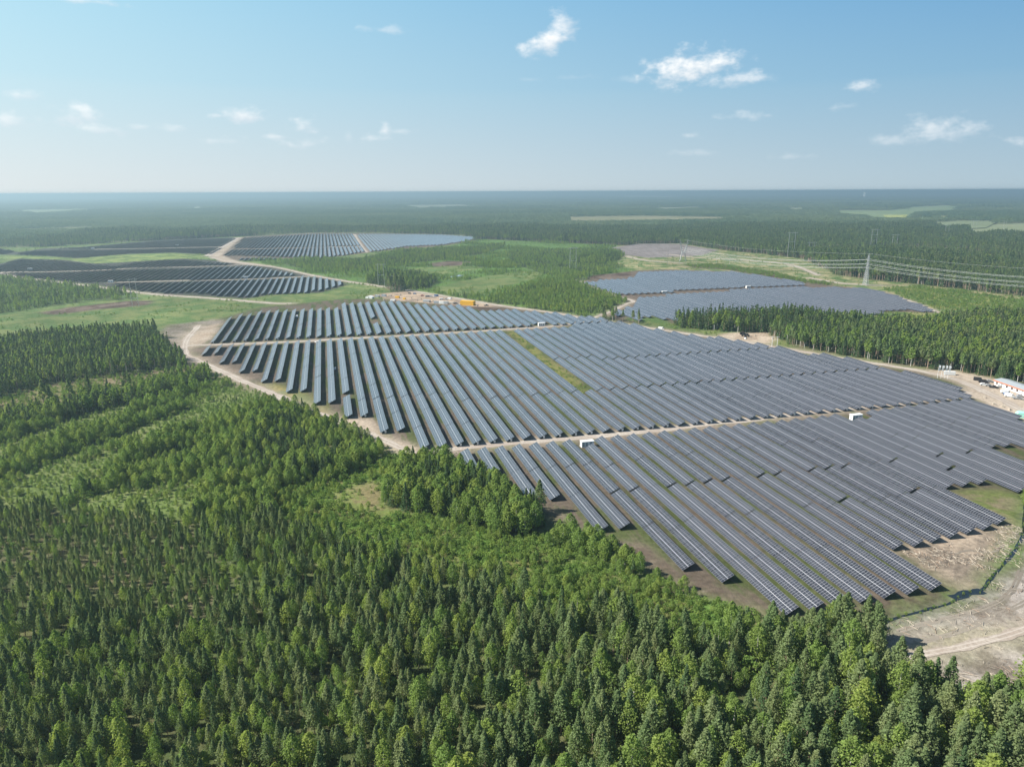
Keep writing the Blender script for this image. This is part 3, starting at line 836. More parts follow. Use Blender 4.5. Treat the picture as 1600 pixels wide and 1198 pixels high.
def row_mesh(L, var, full=True):
    key = (round(L * 2), var)
    if key in _pc: return _pc[key]
    n, tl = tables_of(L)
    rr = random.Random(hash(key))
    nx_m = Vector((-(Z_HI - Z_LO), 0, TILT_DW)).normalized() * 0.045
    pv, pf, pm, puv = [], [], [], []
    sup = MB()
    off = -L / 2
    for k in range(n):
        y0 = off + k * tl + 0.14; y1 = off + (k + 1) * tl - 0.14
        dz = rr.uniform(-.10, .10); dz2 = rr.uniform(-.10, .10)
        ti_ = rr.uniform(-.09, .09); lo0 = Vector((0, y0, Z_LO + dz)); hi0 = Vector((TILT_DW, y0, Z_HI + dz + ti_))
        lo1 = Vector((0, y1, Z_LO + dz2)); hi1 = Vector((TILT_DW, y1, Z_HI + dz2 + ti_))
        i = len(pv)
        pv += [lo0 + nx_m, hi0 + nx_m, hi1 + nx_m, lo1 + nx_m, lo0, hi0, hi1, lo1]
        nm = max(1, round((y1 - y0) / 1.05))
        for f, m in (((0, 1, 2, 3), 0), ((7, 6, 5, 4), 1), ((0, 4, 5, 1), 1), ((1, 5, 6, 2), 1), ((2, 6, 7, 3), 1), ((3, 7, 4, 0), 1)):
            pf.append(tuple(i + q for q in f)); pm.append(m)
            puv += ([(0, 0), (0, 4), (nm, 4), (nm, 0)] if m == 0 else [(.5, .5)] * 4)
        nb = max(2, round((y1 - y0) / 5.0))
        dzm = (dz + dz2) / 2
        for fx in (.22, .78):
            xx = TILT_DW * fx; zz = Z_LO + (Z_HI - Z_LO) * fx - .1
            sup.bar((xx, y0, zz + dz), (xx, y1, zz + dz2), .06)
        for b in range(nb):
            yy = y0 + (b + .5) / nb * (y1 - y0)
            x1_, x2_ = TILT_DW * .22, TILT_DW * .78
            z1 = Z_LO + (Z_HI - Z_LO) * .22 - .14 + dzm; z2 = Z_LO + (Z_HI - Z_LO) * .78 - .14 + dzm
            sup.bar((x1_, yy, -.2), (x1_, yy, z1), .06); sup.bar((x2_, yy, -.2), (x2_, yy, z2), .06)
            sup.bar((x1_, yy, z1), (x2_, yy, z2), .05); sup.bar((x1_, yy, .3), (x2_, yy, z2 - .3), .035)
    me = bpy.data.meshes.new('solar_panels')
    me.from_pydata([tuple(v) for v in pv], [], pf)
    me.materials.append(M['panel']); me.materials.append(M['back'])
    me.polygons.foreach_set('material_index', pm)
    uvl = me.uv_layers.new(name='UVMap'); uvl.data.foreach_set('uv', np.array(puv, np.float32).ravel())
    me.update()
    _pc[key] = (me, sup.mesh('support_frame', M['dark_steel']))
    return _pc[key]


def n_of(px, py): return uw(px, py)[1] / PITCH_R + 11.6


segs = []       # block, n, u0 (near), u1 (far)


def add_seg(block, n, u0, u1):
    if u1 - u0 > 8: segs.append([block, n, u0, u1])


# near ends measured in the photo, row by row
ends_M = {}
lv = [569, 569, 536, 536, 504, 504, 473.5, 473.5, 443.5, 443.5, 412.5, 412.5, 381.7, 381.7, 351, 351]
for n in range(0, 60):
    ends_M[n] = lv[n] if n < 16 else 322.3
# right-hand outline (far ends) of the middle block
def far_M(n):
    if n <= 36: return 601.0
    return 601.0


rb = [(38, 617), (41.6, 612), (44, 575), (46.3, 513), (50.8, 436), (54, 420), (57, 400)]
bord = sorted((n_of(px, py), uw(px, py)[0]) for px, py in [(905, 505), (950, 502.5), (1000, 511), (1050, 520), (1100, 527), (1150, 535), (1200, 543), (1260, 553), (1320, 561), (1385, 568), (1440, 584), (1500, 606)])
bn = [b[0] for b in bord]; bu = [b[1] for b in bord]
for n in range(0, 57):
    lo = ends_M[n]
    hi = 601.0
    if n > 36:
        hi = float(np.interp(n, bn, bu))
        hi = 322.3 + math.floor((hi - 322.3 + 3) / 15.4) * 15.4
        if n <= 41: hi = max(hi, 610.0)
    if n == 55: lo = 337
    if n == 56: lo = 341
    if n < 30:
        if n == 12: add_seg('M', n, lo, 423); add_seg('M', n, 432, hi); continue
        if n == 10 or n == 11: pass
        if n == 29: add_seg('M', n, lo, 395.5); continue
        if n < 14:
            add_seg('M', n, lo, hi); continue
        cut = 414 if n < 20 else 396.3
        add_seg('M', n, lo, cut - .35); add_seg('M', n, cut + .35, hi); continue
    c1 = 396.3; c2 = 474 if n > 33 else 484
    cuts = [c for c in (c1, c2) if lo + 15 < c < hi - 15]
    e = [lo] + cuts + [hi]
    for a, b in zip(e, e[1:]): add_seg('M', n, a + (.7 if a != lo else 0), b - (.7 if b != hi else 0))

# upper block beyond the upper track
far_pts = [(360, 496), (408, 487), (460, 486), (500, 485), (527, 484), (535, 475), (590, 473), (612, 470), (640, 475), (655, 477), (690, 480), (718, 479), (750, 487), (790, 486), (830, 489), (880, 493), (915, 502)]
fb = sorted((n_of(px, py), uw(px, py)[0]) for px, py in far_pts)
fn = [b[0] for b in fb]; fu = [b[1] for b in fb]
for n in range(0, 42):
    hi = float(np.interp(n, fn, fu))
    hi = 617.5 + max(1, round((hi - 617.5) / 15.4)) * 15.4
    if n > 38: hi = 617.5 + 31
    if n == 16: add_seg('U', n, 617.5, 668); add_seg('U', n, 700, hi); continue
    if n == 41: hi = 640
    add_seg('U', n, 617.5, hi)

# lower block in front of the lower track
lowL = {18: 282, 19: 282, 20: 250, 21: 250, 22: 219.5, 23: 219.5, 24: 187, 25: 177, 26: 156.3, 27: 156.3, 28: 156.3, 29: 156.3, 30: 156.3, 31: 156.3, 32: 156.3,
        33: 181, 34: 181, 35: 182, 36: 183, 37: 184, 38: 185, 39: 187, 40: 218.6, 41: 218.6, 42: 218.6, 43: 208, 44: 208, 45: 221, 46: 221, 47: 252, 48: 252, 49: 236, 50: 236, 51: 236, 52: 262, 53: 283}
for n in range(18, 54):
    lo = lowL.get(n, 265 if n < 50 else 280)
    hi = 312.4 + (0 if n < 40 else (n - 40) * .55)
    if n > 53: hi = 312.4 + 6 - (n - 53) * 14
    if n == 54: lo = 292
    if hi - lo < 12: continue
    cut = 249.5
    if n in (24, 25, 27, 28, 29, 30, 32, 33, 35, 36, 37, 40, 43) or n == 45:
        add_seg('L', n, lo, cut - .45); add_seg('L', n, cut + .45, hi)
    elif n == 34 or n == 38:
        add_seg('L', n, lo, 219 - .6); add_seg('L', n, 219 + .6, hi)
    elif n == 42:
        add_seg('L', n, lo, 234); add_seg('L', n, 235.4, hi)
    else:
        add_seg('L', n, lo, hi)


def fill_block(block, pts, gaps=(), q=15.4, u_anchor=0.0, z=0.9):
    pl = [uw(a, b, z) for a, b in pts]
    ws = [p[1] for p in pl]
    n0 = math.ceil(min(ws) / PITCH_R + 11.6); n1 = math.floor(max(ws) / PITCH_R + 11.6)
    for n in range(n0, n1 + 1):
        wv = (n - 11.6) * PITCH_R + 1.8
        xs = []
        for i in range(len(pl)):
            (ua, wa), (ub, wb_) = pl[i], pl[(i + 1) % len(pl)]
            if (wa > wv) != (wb_ > wv): xs.append(ua + (wv - wa) / (wb_ - wa) * (ub - ua))
        xs.sort()
        for a, b in zip(xs[::2], xs[1::2]):
            a = u_anchor + math.ceil((a - u_anchor - 4) / q) * q; b = u_anchor + math.floor((b - u_anchor + 4) / q) * q
            if b - a > 12: segs.append([block, n, a, b - .8])


fill_block('E', [(912, 441), (990, 434), (994, 425), (1043, 423), (1140, 425), (1198, 433), (1262, 443), (1256, 446), (1140, 450), (1026, 458), (966, 462)])
fill_block('F', [(952, 490), (997, 472), (990, 466), (1026, 462.5), (1140, 454), (1256, 449), (1345, 451), (1381, 457), (1463, 486), (1397, 487), (1300, 500), (1044, 502), (1021, 494), (1001, 501), (978, 494), (966, 500)])
fill_block('W', [(180, 441), (280, 439), (380, 437), (477, 432), (503, 434), (524, 438), (536, 440), (533, 446), (513, 451), (503, 455), (480, 457), (423, 459), (384, 465), (340, 462), (297, 456), (252, 458), (215, 454), (180, 446)])
fill_block('X', [(-60, 427), (75, 425.3), (180, 421.5), (305, 417.5), (395, 415), (415, 420), (438, 424), (457, 427), (462, 431), (380, 435.3), (280, 437.4), (175, 440), (131, 442), (100, 439), (66, 436), (37, 432.5), (5, 428)])
fill_block('Y', [(-60, 416), (0, 414), (30, 405), (44, 406), (100, 407.5), (150, 413), (180, 415), (205, 410), (260, 405), (286, 405), (327, 409), (357, 410), (372, 413), (305, 415.6), (180, 419.8), (75, 423.5), (-60, 424)])
fill_block('V', [(19, 397.5), (45, 393), (87, 391), (150, 390.5), (230, 388.8), (345, 386), (332, 397), (267, 394), (199, 396), (119, 403), (87, 400.6)])
fill_block('V', [(70, 389), (130, 386.5), (205, 380), (267, 375), (367, 372), (347, 384.5), (230, 387), (150, 388.6)])
fill_block('V', [(-60, 388), (0, 389), (28, 393), (0, 397), (-60, 399)])
fill_block('T', [(346, 399), (362, 389.5), (480, 387), (565, 385), (570, 393), (535, 399), (503, 403), (460, 402), (418, 400.5)])
fill_block('T', [(362, 388), (379, 371), (421, 369), (486, 365.5), (550, 365.5), (562, 384), (480, 386), (398, 388)])
fill_block('T', [(558, 365.5), (600, 366), (686, 367), (748, 371), (730, 377), (686, 383), (637, 385), (605, 390), (574, 394)])
fill_block('T', [(367, 407), (380, 402.5), (431, 402), (428, 406), (400, 407)])

# rows stop short of the transformer stations
for kx, ky in [(917, 697), (1337, 655), (846, 509), (1038, 458.5), (1169, 450)]:
    ku, kw = uw(kx, ky, 0)
    for s in segs:
        w0 = (s[1] - 11.6) * PITCH_R
        if w0 - 3.2 < kw < w0 + TILT_DW + 3.2:
            if abs(s[3] - ku) < 8: s[3] = ku - 4
            elif abs(s[2] - ku) < 8: s[2] = ku + 4
# which rows show largest
info = []
for s in segs:
    b, n, u0, u1 = s
    ww = (n - 11.6) * PITCH_R
    mx_, my_ = toworld((u0 + u1) / 2, ww + 1.8)
    px, py, cz = proj(mx_, my_, 1.8)
    vis = -150 < px < 1750
    nx0, ny0 = toworld(u0, ww + 1.8); qx, qy, _ = proj(nx0, ny0, 1.8)
    vis = vis or (-40 < qx < 1640)
    area = (u1 - u0) * (py - 298) ** 2.6 * (1 if vis else 0) if vis else 0
    info.append((area, s, (mx_, my_), (px, py)))
info.sort(key=lambda t: -t[0])
BLK = {'M': 'in the broad middle block', 'U': 'beyond the upper gravel track', 'L': 'in the nearest block', 'E': 'in the far right block',
       'F': 'right, behind the wood', 'W': 'in the left block by its dirt track', 'X': 'in the second strip of the left block', 'Y': 'in the top strip of the left block',
       'V': 'in the dark far left block', 'T': 'in the top block'}


def ordn(k):
    return f"{k}{'th' if 10 <= k % 100 <= 20 else {1: 'st', 2: 'nd', 3: 'rd'}.get(k % 10, 'th')}"


keep = [t for t in info if t[0] > 0][:298]
keep_ids = {id(t[1]) for t in keep}
byb = {}
for t in segs: byb.setdefault(t[0], []).append(t)
rank = {}
for b, ls in byb.items():
    ns = sorted({l[1] for l in ls}); order = {n: i + 1 for i, n in enumerate(ns)}
    for l in ls:
        same = sorted([q for q in ls if q[1] == l[1]], key=lambda q: q[2])
        pos = '' if len(same) == 1 else (', near piece' if same[0] is l else (', far piece' if same[-1] is l else ', middle piece'))
        rank[id(l)] = (order[l[1]], pos)
for area, s, (mx_, my_), (px, py) in keep:
    b, n, u0, u1 = s
    ww = (n - 11.6) * PITCH_R
    cx, cy = toworld((u0 + u1) / 2, ww)
    L = u1 - u0
    me, sup = row_mesh(L, n % 3)
    r = empty('solar_panel_row', (cx, cy, 0), R(14.4))
    k, pos = rank[id(s)]
    size = 'short' if L < 45 else ('long' if L > 150 else 'tilted')
    tag(r, f"{size} panel row, {ordn(k)} from the left{pos}, {BLK[b]}", 'solar panel row', 'rows of solar panels')
    link('panel_surface', me, r)
    link('support_frame', sup, r)
    if (b == 'M' and u0 < 323 and n > 11 and n % 5 != 2) or (b == 'U' and u0 < 620 and n % 3 != 1) or (b == 'M' and n in (13, 14)):
        ib = MB(); ib.box(-.45, .45, -.2, .2, .55, 1.7); ib.box(-.05, .05, -.05, .05, -.2, .55)
        if 'inv' not in _pc: _pc['inv'] = ib.mesh('inverter_box', M['box_grey'])
        link('inverter_box', _pc['inv'], r, (2.6, -L / 2 + .3, 0))
# the rest of the rows, far off
rest = [s for s in segs if id(s) not in keep_ids]
pv, pf, pm, puv = [], [], [], []
for (b, n, u0, u1) in rest:
    ww = (n - 11.6) * PITCH_R
    nt, tl = tables_of(u1 - u0)
    for k in range(nt):
        a = u0 + k * tl + .2; c = u0 + (k + 1) * tl - .2
        dz = random.uniform(-.25, .25)
        p = []
        for zoff in (0.06, 0.0):
            for (uu, dw, zz) in ((a, 0, Z_LO), (a, TILT_DW, Z_HI), (c, TILT_DW, Z_HI), (c, 0, Z_LO)):
                x, y = toworld(uu, ww + dw); p.append((x, y, zz + dz + zoff))
        i = len(pv); pv += p; nm = max(1, round((c - a) / 1.05))
        for f, m in (((0, 1, 2, 3), 0), ((7, 6, 5, 4), 1), ((0, 4, 5, 1), 1), ((2, 6, 7, 3), 1), ((1, 5, 6, 2), 1), ((3, 7, 4, 0), 1)):
            pf.append(tuple(i + q for q in f)); pm.append(m)
            puv += ([(0, 0), (0, 4), (nm, 4), (nm, 0)] if m == 0 else [(.5, .5)] * 4)
me = bpy.data.meshes.new('distant_solar_panels'); me.from_pydata(pv, [], pf)
me.materials.append(M['panel']); me.materials.append(M['back']); me.polygons.foreach_set('material_index', pm)
uvl = me.uv_layers.new(name='UVMap'); uvl.data.foreach_set('uv', np.array(puv, np.float32).ravel()); me.update()
tag(link('distant_solar_panels', me), 'distant rows of solar panels in the farther blocks up to the forest', 'solar panels', kind='stuff')
print('solar segments', len(segs), 'kept', len(keep))

# ------------------------------------------------------------------ trees
def leaves(centres, outward, size, rs, tint):
    """one small four-sided leaf clump per centre, facing roughly outward"""
    n = len(centres)
    nr = outward / (np.linalg.norm(outward, axis=1, keepdims=True) + 1e-6)
    nr = nr + rs.normal(0, .6, (n, 3)); nr /= np.linalg.norm(nr, axis=1, keepdims=True)
    a = np.cross(nr, rs.normal(0, 1, (n, 3))); a /= np.linalg.norm(a, axis=1, keepdims=True) + 1e-9
    b = np.cross(nr, a)
    s1 = (size * rs.uniform(.6, 1.3, n))[:, None]; s2 = (size * rs.uniform(.5, 1.1, n))[:, None]
    v = np.stack([centres - a * s1, centres - b * s2, centres + a * s1 * rs.uniform(.5, 1, (n, 1)), centres + b * s2], 1).reshape(-1, 3)
    f = np.arange(4 * n).reshape(n, 4)
    return v, f, np.clip(tint, 0, 1)


def crown_pts(kind, rs, nclump, per, H):
    """unit-less crown of total tree height H; returns leaf centres, outward vectors, tints"""
    if kind == 'tall_pine': z0, R0 = .46, .145 * H; kind = 'pine'
    elif kind == 'tall_birch': z0, R0 = .40, .15 * H; kind = 'birch'
    elif kind == 'pine': z0, R0 = .24, .215 * H
    elif kind == 'birch': z0, R0 = .14, .215 * H
    elif kind == 'spruce': z0, R0 = .07, .185 * H
    else: z0, R0 = .02, .55 * H
    C_, O_, T_ = [], [], []
    lean = rs.normal(0, .012, 2) * H
    for k in range(nclump):
        t = (k + rs.uniform(0, 1)) / nclump
        if kind == 'pine': t = t ** .9; r = R0 * (1 - t) ** .78 * (0.6 + .4 * min(1, t * 4 + .25))
        elif kind == 'birch': r = R0 * math.sin(math.pi * min(1, (t * .88 + .12))) ** .75
        elif kind == 'spruce': t = t ** 1.25; r = R0 * (1 - t) ** .95
        else: r = R0 * math.sqrt(max(0, 1 - t * t * .9))
        ang = k * 2.39996 + rs.uniform(-.5, .5)
        rr = r * rs.uniform(.45, 1.0) * rs.uniform(.8, 1.12)
        zz = H * (z0 + (1 - z0) * t)
        if kind == 'spruce': zz -= rr * .25
        c = np.array([math.cos(ang) * rr + lean[0] * t, math.sin(ang) * rr + lean[1] * t, zz])
        cr = max(.10 * R0, (.46 if kind != 'spruce' else .40) * r + .12 * R0 * (1 - t)) * rs.uniform(.55, 1.2)
        dv = rs.normal(0, 1, (per, 3)); dv /= np.linalg.norm(dv, axis=1, keepdims=True)
        rad = rs.uniform(.35, 1, (per, 1)) ** .5
        p = c + dv * cr * rad * np.array([1, 1, .62 if kind in ('pine', 'spruce') else .9])
        p[:, 2] = np.clip(p[:, 2], .03 * H, 1.01 * H)
        ax = np.array([0, 0, H * (z0 + .25)])
        o = dv * .8 + (p - ax) / R0 * .45 + np.array([0, 0, .6])
        C_.append(p); O_.append(o); T_.append(np.full(per, rs.uniform(.3, .7)) + rs.normal(0, .16, per))
    top = np.array([[lean[0], lean[1], H * (.97 + .02 * k)] for k in range(3)])
    C_.append(top); O_.append(np.tile([0, 0, 1.], (3, 1))); T_.append(np.full(3, .6))
    return np.concatenate(C_), np.concatenate(O_), np.concatenate(T_)


def crown_mesh(kind, seed, nclump, per, size, H, mat, thin=1.0):
    rs = np.random.default_rng(seed)
    c, o, t = crown_pts(kind, rs, nclump, per, H)
    v, f, t = leaves(c, o, size, rs, t)
    return npmesh(kind + '_crown', v, f, mat, {'tint': ('FLOAT', 'FACE', t.astype(np.float32))})


def trunk_mesh(kind, seed, H):
    rs = random.Random(seed); mb = MB()
    mat = M['birch_bark'] if kind == 'birch' else M['bark']
    r0 = H * .011 + .03
    top = .93 if kind != 'birch' else .82
    pts = [(0, 0, -.3)] + [(rs.uniform(-.012, .012) * H * q, rs.uniform(-.012, .012) * H * q, H * top * q) for q in (.3, .6, 1)]
    rad = [r0, r0 * .8, r0 * .55, r0 * .15]
    for a, b, ra, rb_ in zip(pts, pts[1:], rad, rad[1:]): mb.bar(a, b, ra, 0, rb_, 6)
    for k in range(7):
        q = rs.uniform(.3, .85); an = rs.uniform(0, 6.28); ln = H * .14 * (1.1 - q)
        mb.bar((0, 0, H * top * q), (math.cos(an) * ln, math.sin(an) * ln, H * top * q + ln * .35), r0 * .28, 0, r0 * .08, 4)
    return mb.mesh(kind + '_trunk', mat)


HREF = {'pine': 10.0, 'birch': 9.0, 'spruce': 10.0, 'shrub': 2.0}
protos = {}


def make_protos(kind, lod, n, nclump, per, size):
    for s in range(n):
        H = HREF[kind]
        cm = crown_mesh(kind, hash((len(kind), kind[0] == 'p', lod, s)) % 10000 + 17 * s + {'pine': 1, 'birch': 2, 'spruce': 3, 'shrub': 4}[kind] * 101, nclump, per, size, H, M[kind])
        tm = trunk_mesh(kind, s + 5, H) if kind != 'shrub' and lod == 0 else None
        protos.setdefault((kind, lod), []).append((cm, tm))


make_protos('pine', 0, 7, 120, 15, .19)
make_protos('birch', 0, 5, 110, 15, .19)
make_protos('spruce', 0, 4, 130, 12, .19)
make_protos('shrub', 0, 4, 22, 10, .17)
make_protos('pine', 1, 3, 26, 10, .42)
make_protos('birch', 1, 3, 26, 11, .40)
make_protos('spruce', 1, 3, 32, 8, .38)
for kd_ in ('pine', 'birch'):
    for s_ in range(4):
        protos.setdefault((kd_, 2), []).append((crown_mesh('tall_' + kd_, 300 + s_ + 9 * len(kd_), 30, 10, .36, HREF[kd_], M[kd_]), trunk_mesh(kd_, 80 + s_, HREF[kd_])))

# joined prototypes (crown and trunk) for the scattered woods
def joined(name, parts):
    """parts: list of (mesh, Matrix)"""
    V, Fs, MI, T, mats = [], [], [], [], []
    off = 0
    for me, mx in parts:
        n = len(me.vertices); co = np.empty(n * 3, np.float32); me.vertices.foreach_get('co', co); co = co.reshape(-1, 3)
        mxa = np.array(mx); co = co @ mxa[:3, :3].T + mxa[:3, 3]
        V.append(co)
        at = me.attributes.get('tint')
        tv = np.full(len(me.polygons), .5, np.float32)
        if at: at.data.foreach_get('value', tv)
        mt = me.materials[0]
        if mt not in mats: mats.append(mt)
        mi = mats.index(mt)
        for i, p in enumerate(me.polygons):
            Fs.append(tuple(v + off for v in p.vertices)); MI.append(mi); T.append(tv[i])
        off += n
    me = bpy.data.meshes.new(name); me.from_pydata(np.concatenate(V).tolist(), [], Fs)
    for m in mats: me.materials.append(m)
    me.polygons.foreach_set('material_index', MI)
    at = me.attributes.new('tint', 'FLOAT', 'FACE'); at.data.foreach_set('value', T); me.update()
    return me


protocol = {}


def proto_collection(key, meshes):
    col = bpy.data.collections.new('source_' + key)
    for i, me in enumerate(meshes):
        o = bpy.data.objects.new(f'{key}_{i:02d}', me); col.objects.link(o)
    protocol[key] = col
    return col


ID4 = Matrix.Identity(4)
for kd in ('pine', 'birch', 'spruce'):
    proto_collection(kd + '_near', [joined(kd, [(c_, ID4), (t_, ID4)]) for c_, t_ in protos[(kd, 0)]])
    proto_collection(kd + '_mid', [joined(kd, [(c_, ID4), (trunk_mesh(kd, 60 + i, HREF[kd]), ID4)]) for i, (c_, _) in enumerate(protos[(kd, 1)])])
for kd in ('pine', 'birch'):
    proto_collection(kd + '_tall', [joined(kd, [(c_, ID4), (t_, ID4)]) for c_, t_ in protos[(kd, 2)]])
proto_collection('shrub_near', [c_ for c_, _ in protos[('shrub', 0)]])


def clump_mesh(seed, side, cell, nleaf, size, h0, h1):
    rs = np.random.default_rng(seed); n = int(side / cell)
    Cc, O, T = [], [], []
    for i in range(n):
        for j in range(n):
            x = (i + rs.uniform(.1, .9)) * cell - side / 2; y = (j + rs.uniform(.1, .9)) * cell - side / 2
            H = rs.uniform(h0, h1); r = H * .16
            t = rs.uniform(.1, 1, nleaf) ** .9
            an = rs.uniform(0, 6.28, nleaf); rr = r * (1 - t * .9) * rs.uniform(.6, 1.1, nleaf)
            p = np.stack([x + np.cos(an) * rr, y + np.sin(an) * rr, H * (.25 + .75 * t)], 1)
            Cc.append(p); O.append(np.stack([np.cos(an), np.sin(an), np.full(nleaf, 1.2)], 1)); T.append(np.full(nleaf, rs.uniform(.15, .85)) + rs.normal(0, .1, nleaf))
    v, f, t = leaves(np.concatenate(Cc), np.concatenate(O), size, rs, np.concatenate(T))
    return npmesh('clump', v, f, M['far'], {'tint': ('FLOAT', 'FACE', t.astype(np.float32))})


proto_collection('clump', [clump_mesh(900 + s, 30, 5.0, 12, 1.25, 11, 18) for s in range(4)])
proto_collection('patch', [clump_mesh(950 + s, 100, 8.5, 6, 3.2, 11, 19) for s in range(4)])


def canopy_mesh(seed, side, n):
    rs = np.random.default_rng(seed)
    g = np.linspace(-side / 2, side / 2, n + 1); X, Y = np.meshgrid(g, g)
    X = X + rs.uniform(-.3, .3, X.shape) * side / n; Y = Y + rs.uniform(-.3, .3, X.shape) * side / n
    Zz = rs.uniform(7, 20, X.shape)
    v = np.stack([X, Y, Zz], -1).reshape(-1, 3); ii = np.arange((n + 1) ** 2).reshape(n + 1, n + 1)
    f = np.stack([ii[:-1, :-1], ii[:-1, 1:], ii[1:, 1:], ii[1:, :-1]], -1).reshape(-1, 4)
    return npmesh('canopy', v, f, M['far'], {'tint': ('FLOAT', 'FACE', rs.uniform(.2, .7, len(f)).astype(np.float32))})


proto_collection('canopy', [canopy_mesh(990 + s, 430, 22) for s in range(3)])


def scatter(name, label, cat, key, x, y, rot, sxy, sz, idx):
    n = len(x)
    if n == 0: return
    me = bpy.data.meshes.new(name); me.vertices.add(n)
    me.vertices.foreach_set('co', np.stack([x, y, np.zeros(n)], 1).astype(np.float32).ravel())
    a = me.attributes.new('rot', 'FLOAT_VECTOR', 'POINT'); a.data.foreach_set('vector', np.stack([np.zeros(n), np.zeros(n), rot], 1).astype(np.float32).ravel())
    a = me.attributes.new('scl', 'FLOAT_VECTOR', 'POINT'); a.data.foreach_set('vector', np.stack([sxy, sxy, sz], 1).astype(np.float32).ravel())
    a = me.attributes.new('pick', 'INT', 'POINT'); a.data.foreach_set('value', np.asarray(idx, np.int32))
    o = link(name, me)
    ng = bpy.data.node_groups.new('scatter_' + name, 'GeometryNodeTree')
    ng.interface.new_socket('Geometry', in_out='INPUT', socket_type='NodeSocketGeometry')
    ng.interface.new_socket('Geometry', in_out='OUTPUT', socket_type='NodeSocketGeometry')
    gi = ng.nodes.new('NodeGroupInput'); go = ng.nodes.new('NodeGroupOutput')
    ci = ng.nodes.new('GeometryNodeCollectionInfo'); ci.inputs[0].default_value = protocol[key]
    ci.inputs['Separate Children'].default_value = True; ci.inputs['Reset Children'].default_value = True
    ip = ng.nodes.new('GeometryNodeInstanceOnPoints'); ip.inputs['Pick Instance'].default_value = True

    def na(nm, typ):
        q = ng.nodes.new('GeometryNodeInputNamedAttribute'); q.data_type = typ; q.inputs[0].default_value = nm; return q.outputs[0]
    ng.links.new(gi.outputs[0], ip.inputs['Points']); ng.links.new(ci.outputs[0], ip.inputs['Instance'])
    ng.links.new(na('pick', 'INT'), ip.inputs['Instance Index'])
    ng.links.new(na('rot', 'FLOAT_VECTOR'), ip.inputs['Rotation']); ng.links.new(na('scl', 'FLOAT_VECTOR'), ip.inputs['Scale'])
    ng.links.new(ip.outputs[0], go.inputs[0])
    md = o.modifiers.new('scatter', 'NODES'); md.node_group = ng
    tag(o, label, cat, kind='stuff')
    return o


# sow the trees zone by zone
def zone_at(x, y):
    ix = np.round((x - GX0) / GS).astype(int); iy = np.round((y - GY0) / GS).astype(int)
    ok = (ix >= 0) & (ix < XX.shape[1]) & (iy >= 0) & (iy < XX.shape[0])
    ix = np.clip(ix, 0, XX.shape[1] - 1); iy = np.clip(iy, 0, XX.shape[0] - 1)
    return np.where(ok, zid[iy, ix], 0), np.where(ok, road_mask[iy, ix], False)


def inview(x, y, m=230):
    px, py, cz = proj(x, y, 5)
    return (px > -m) & (px < 1600 + m) & (cz > 0) & (py < 1198 + m * .8)


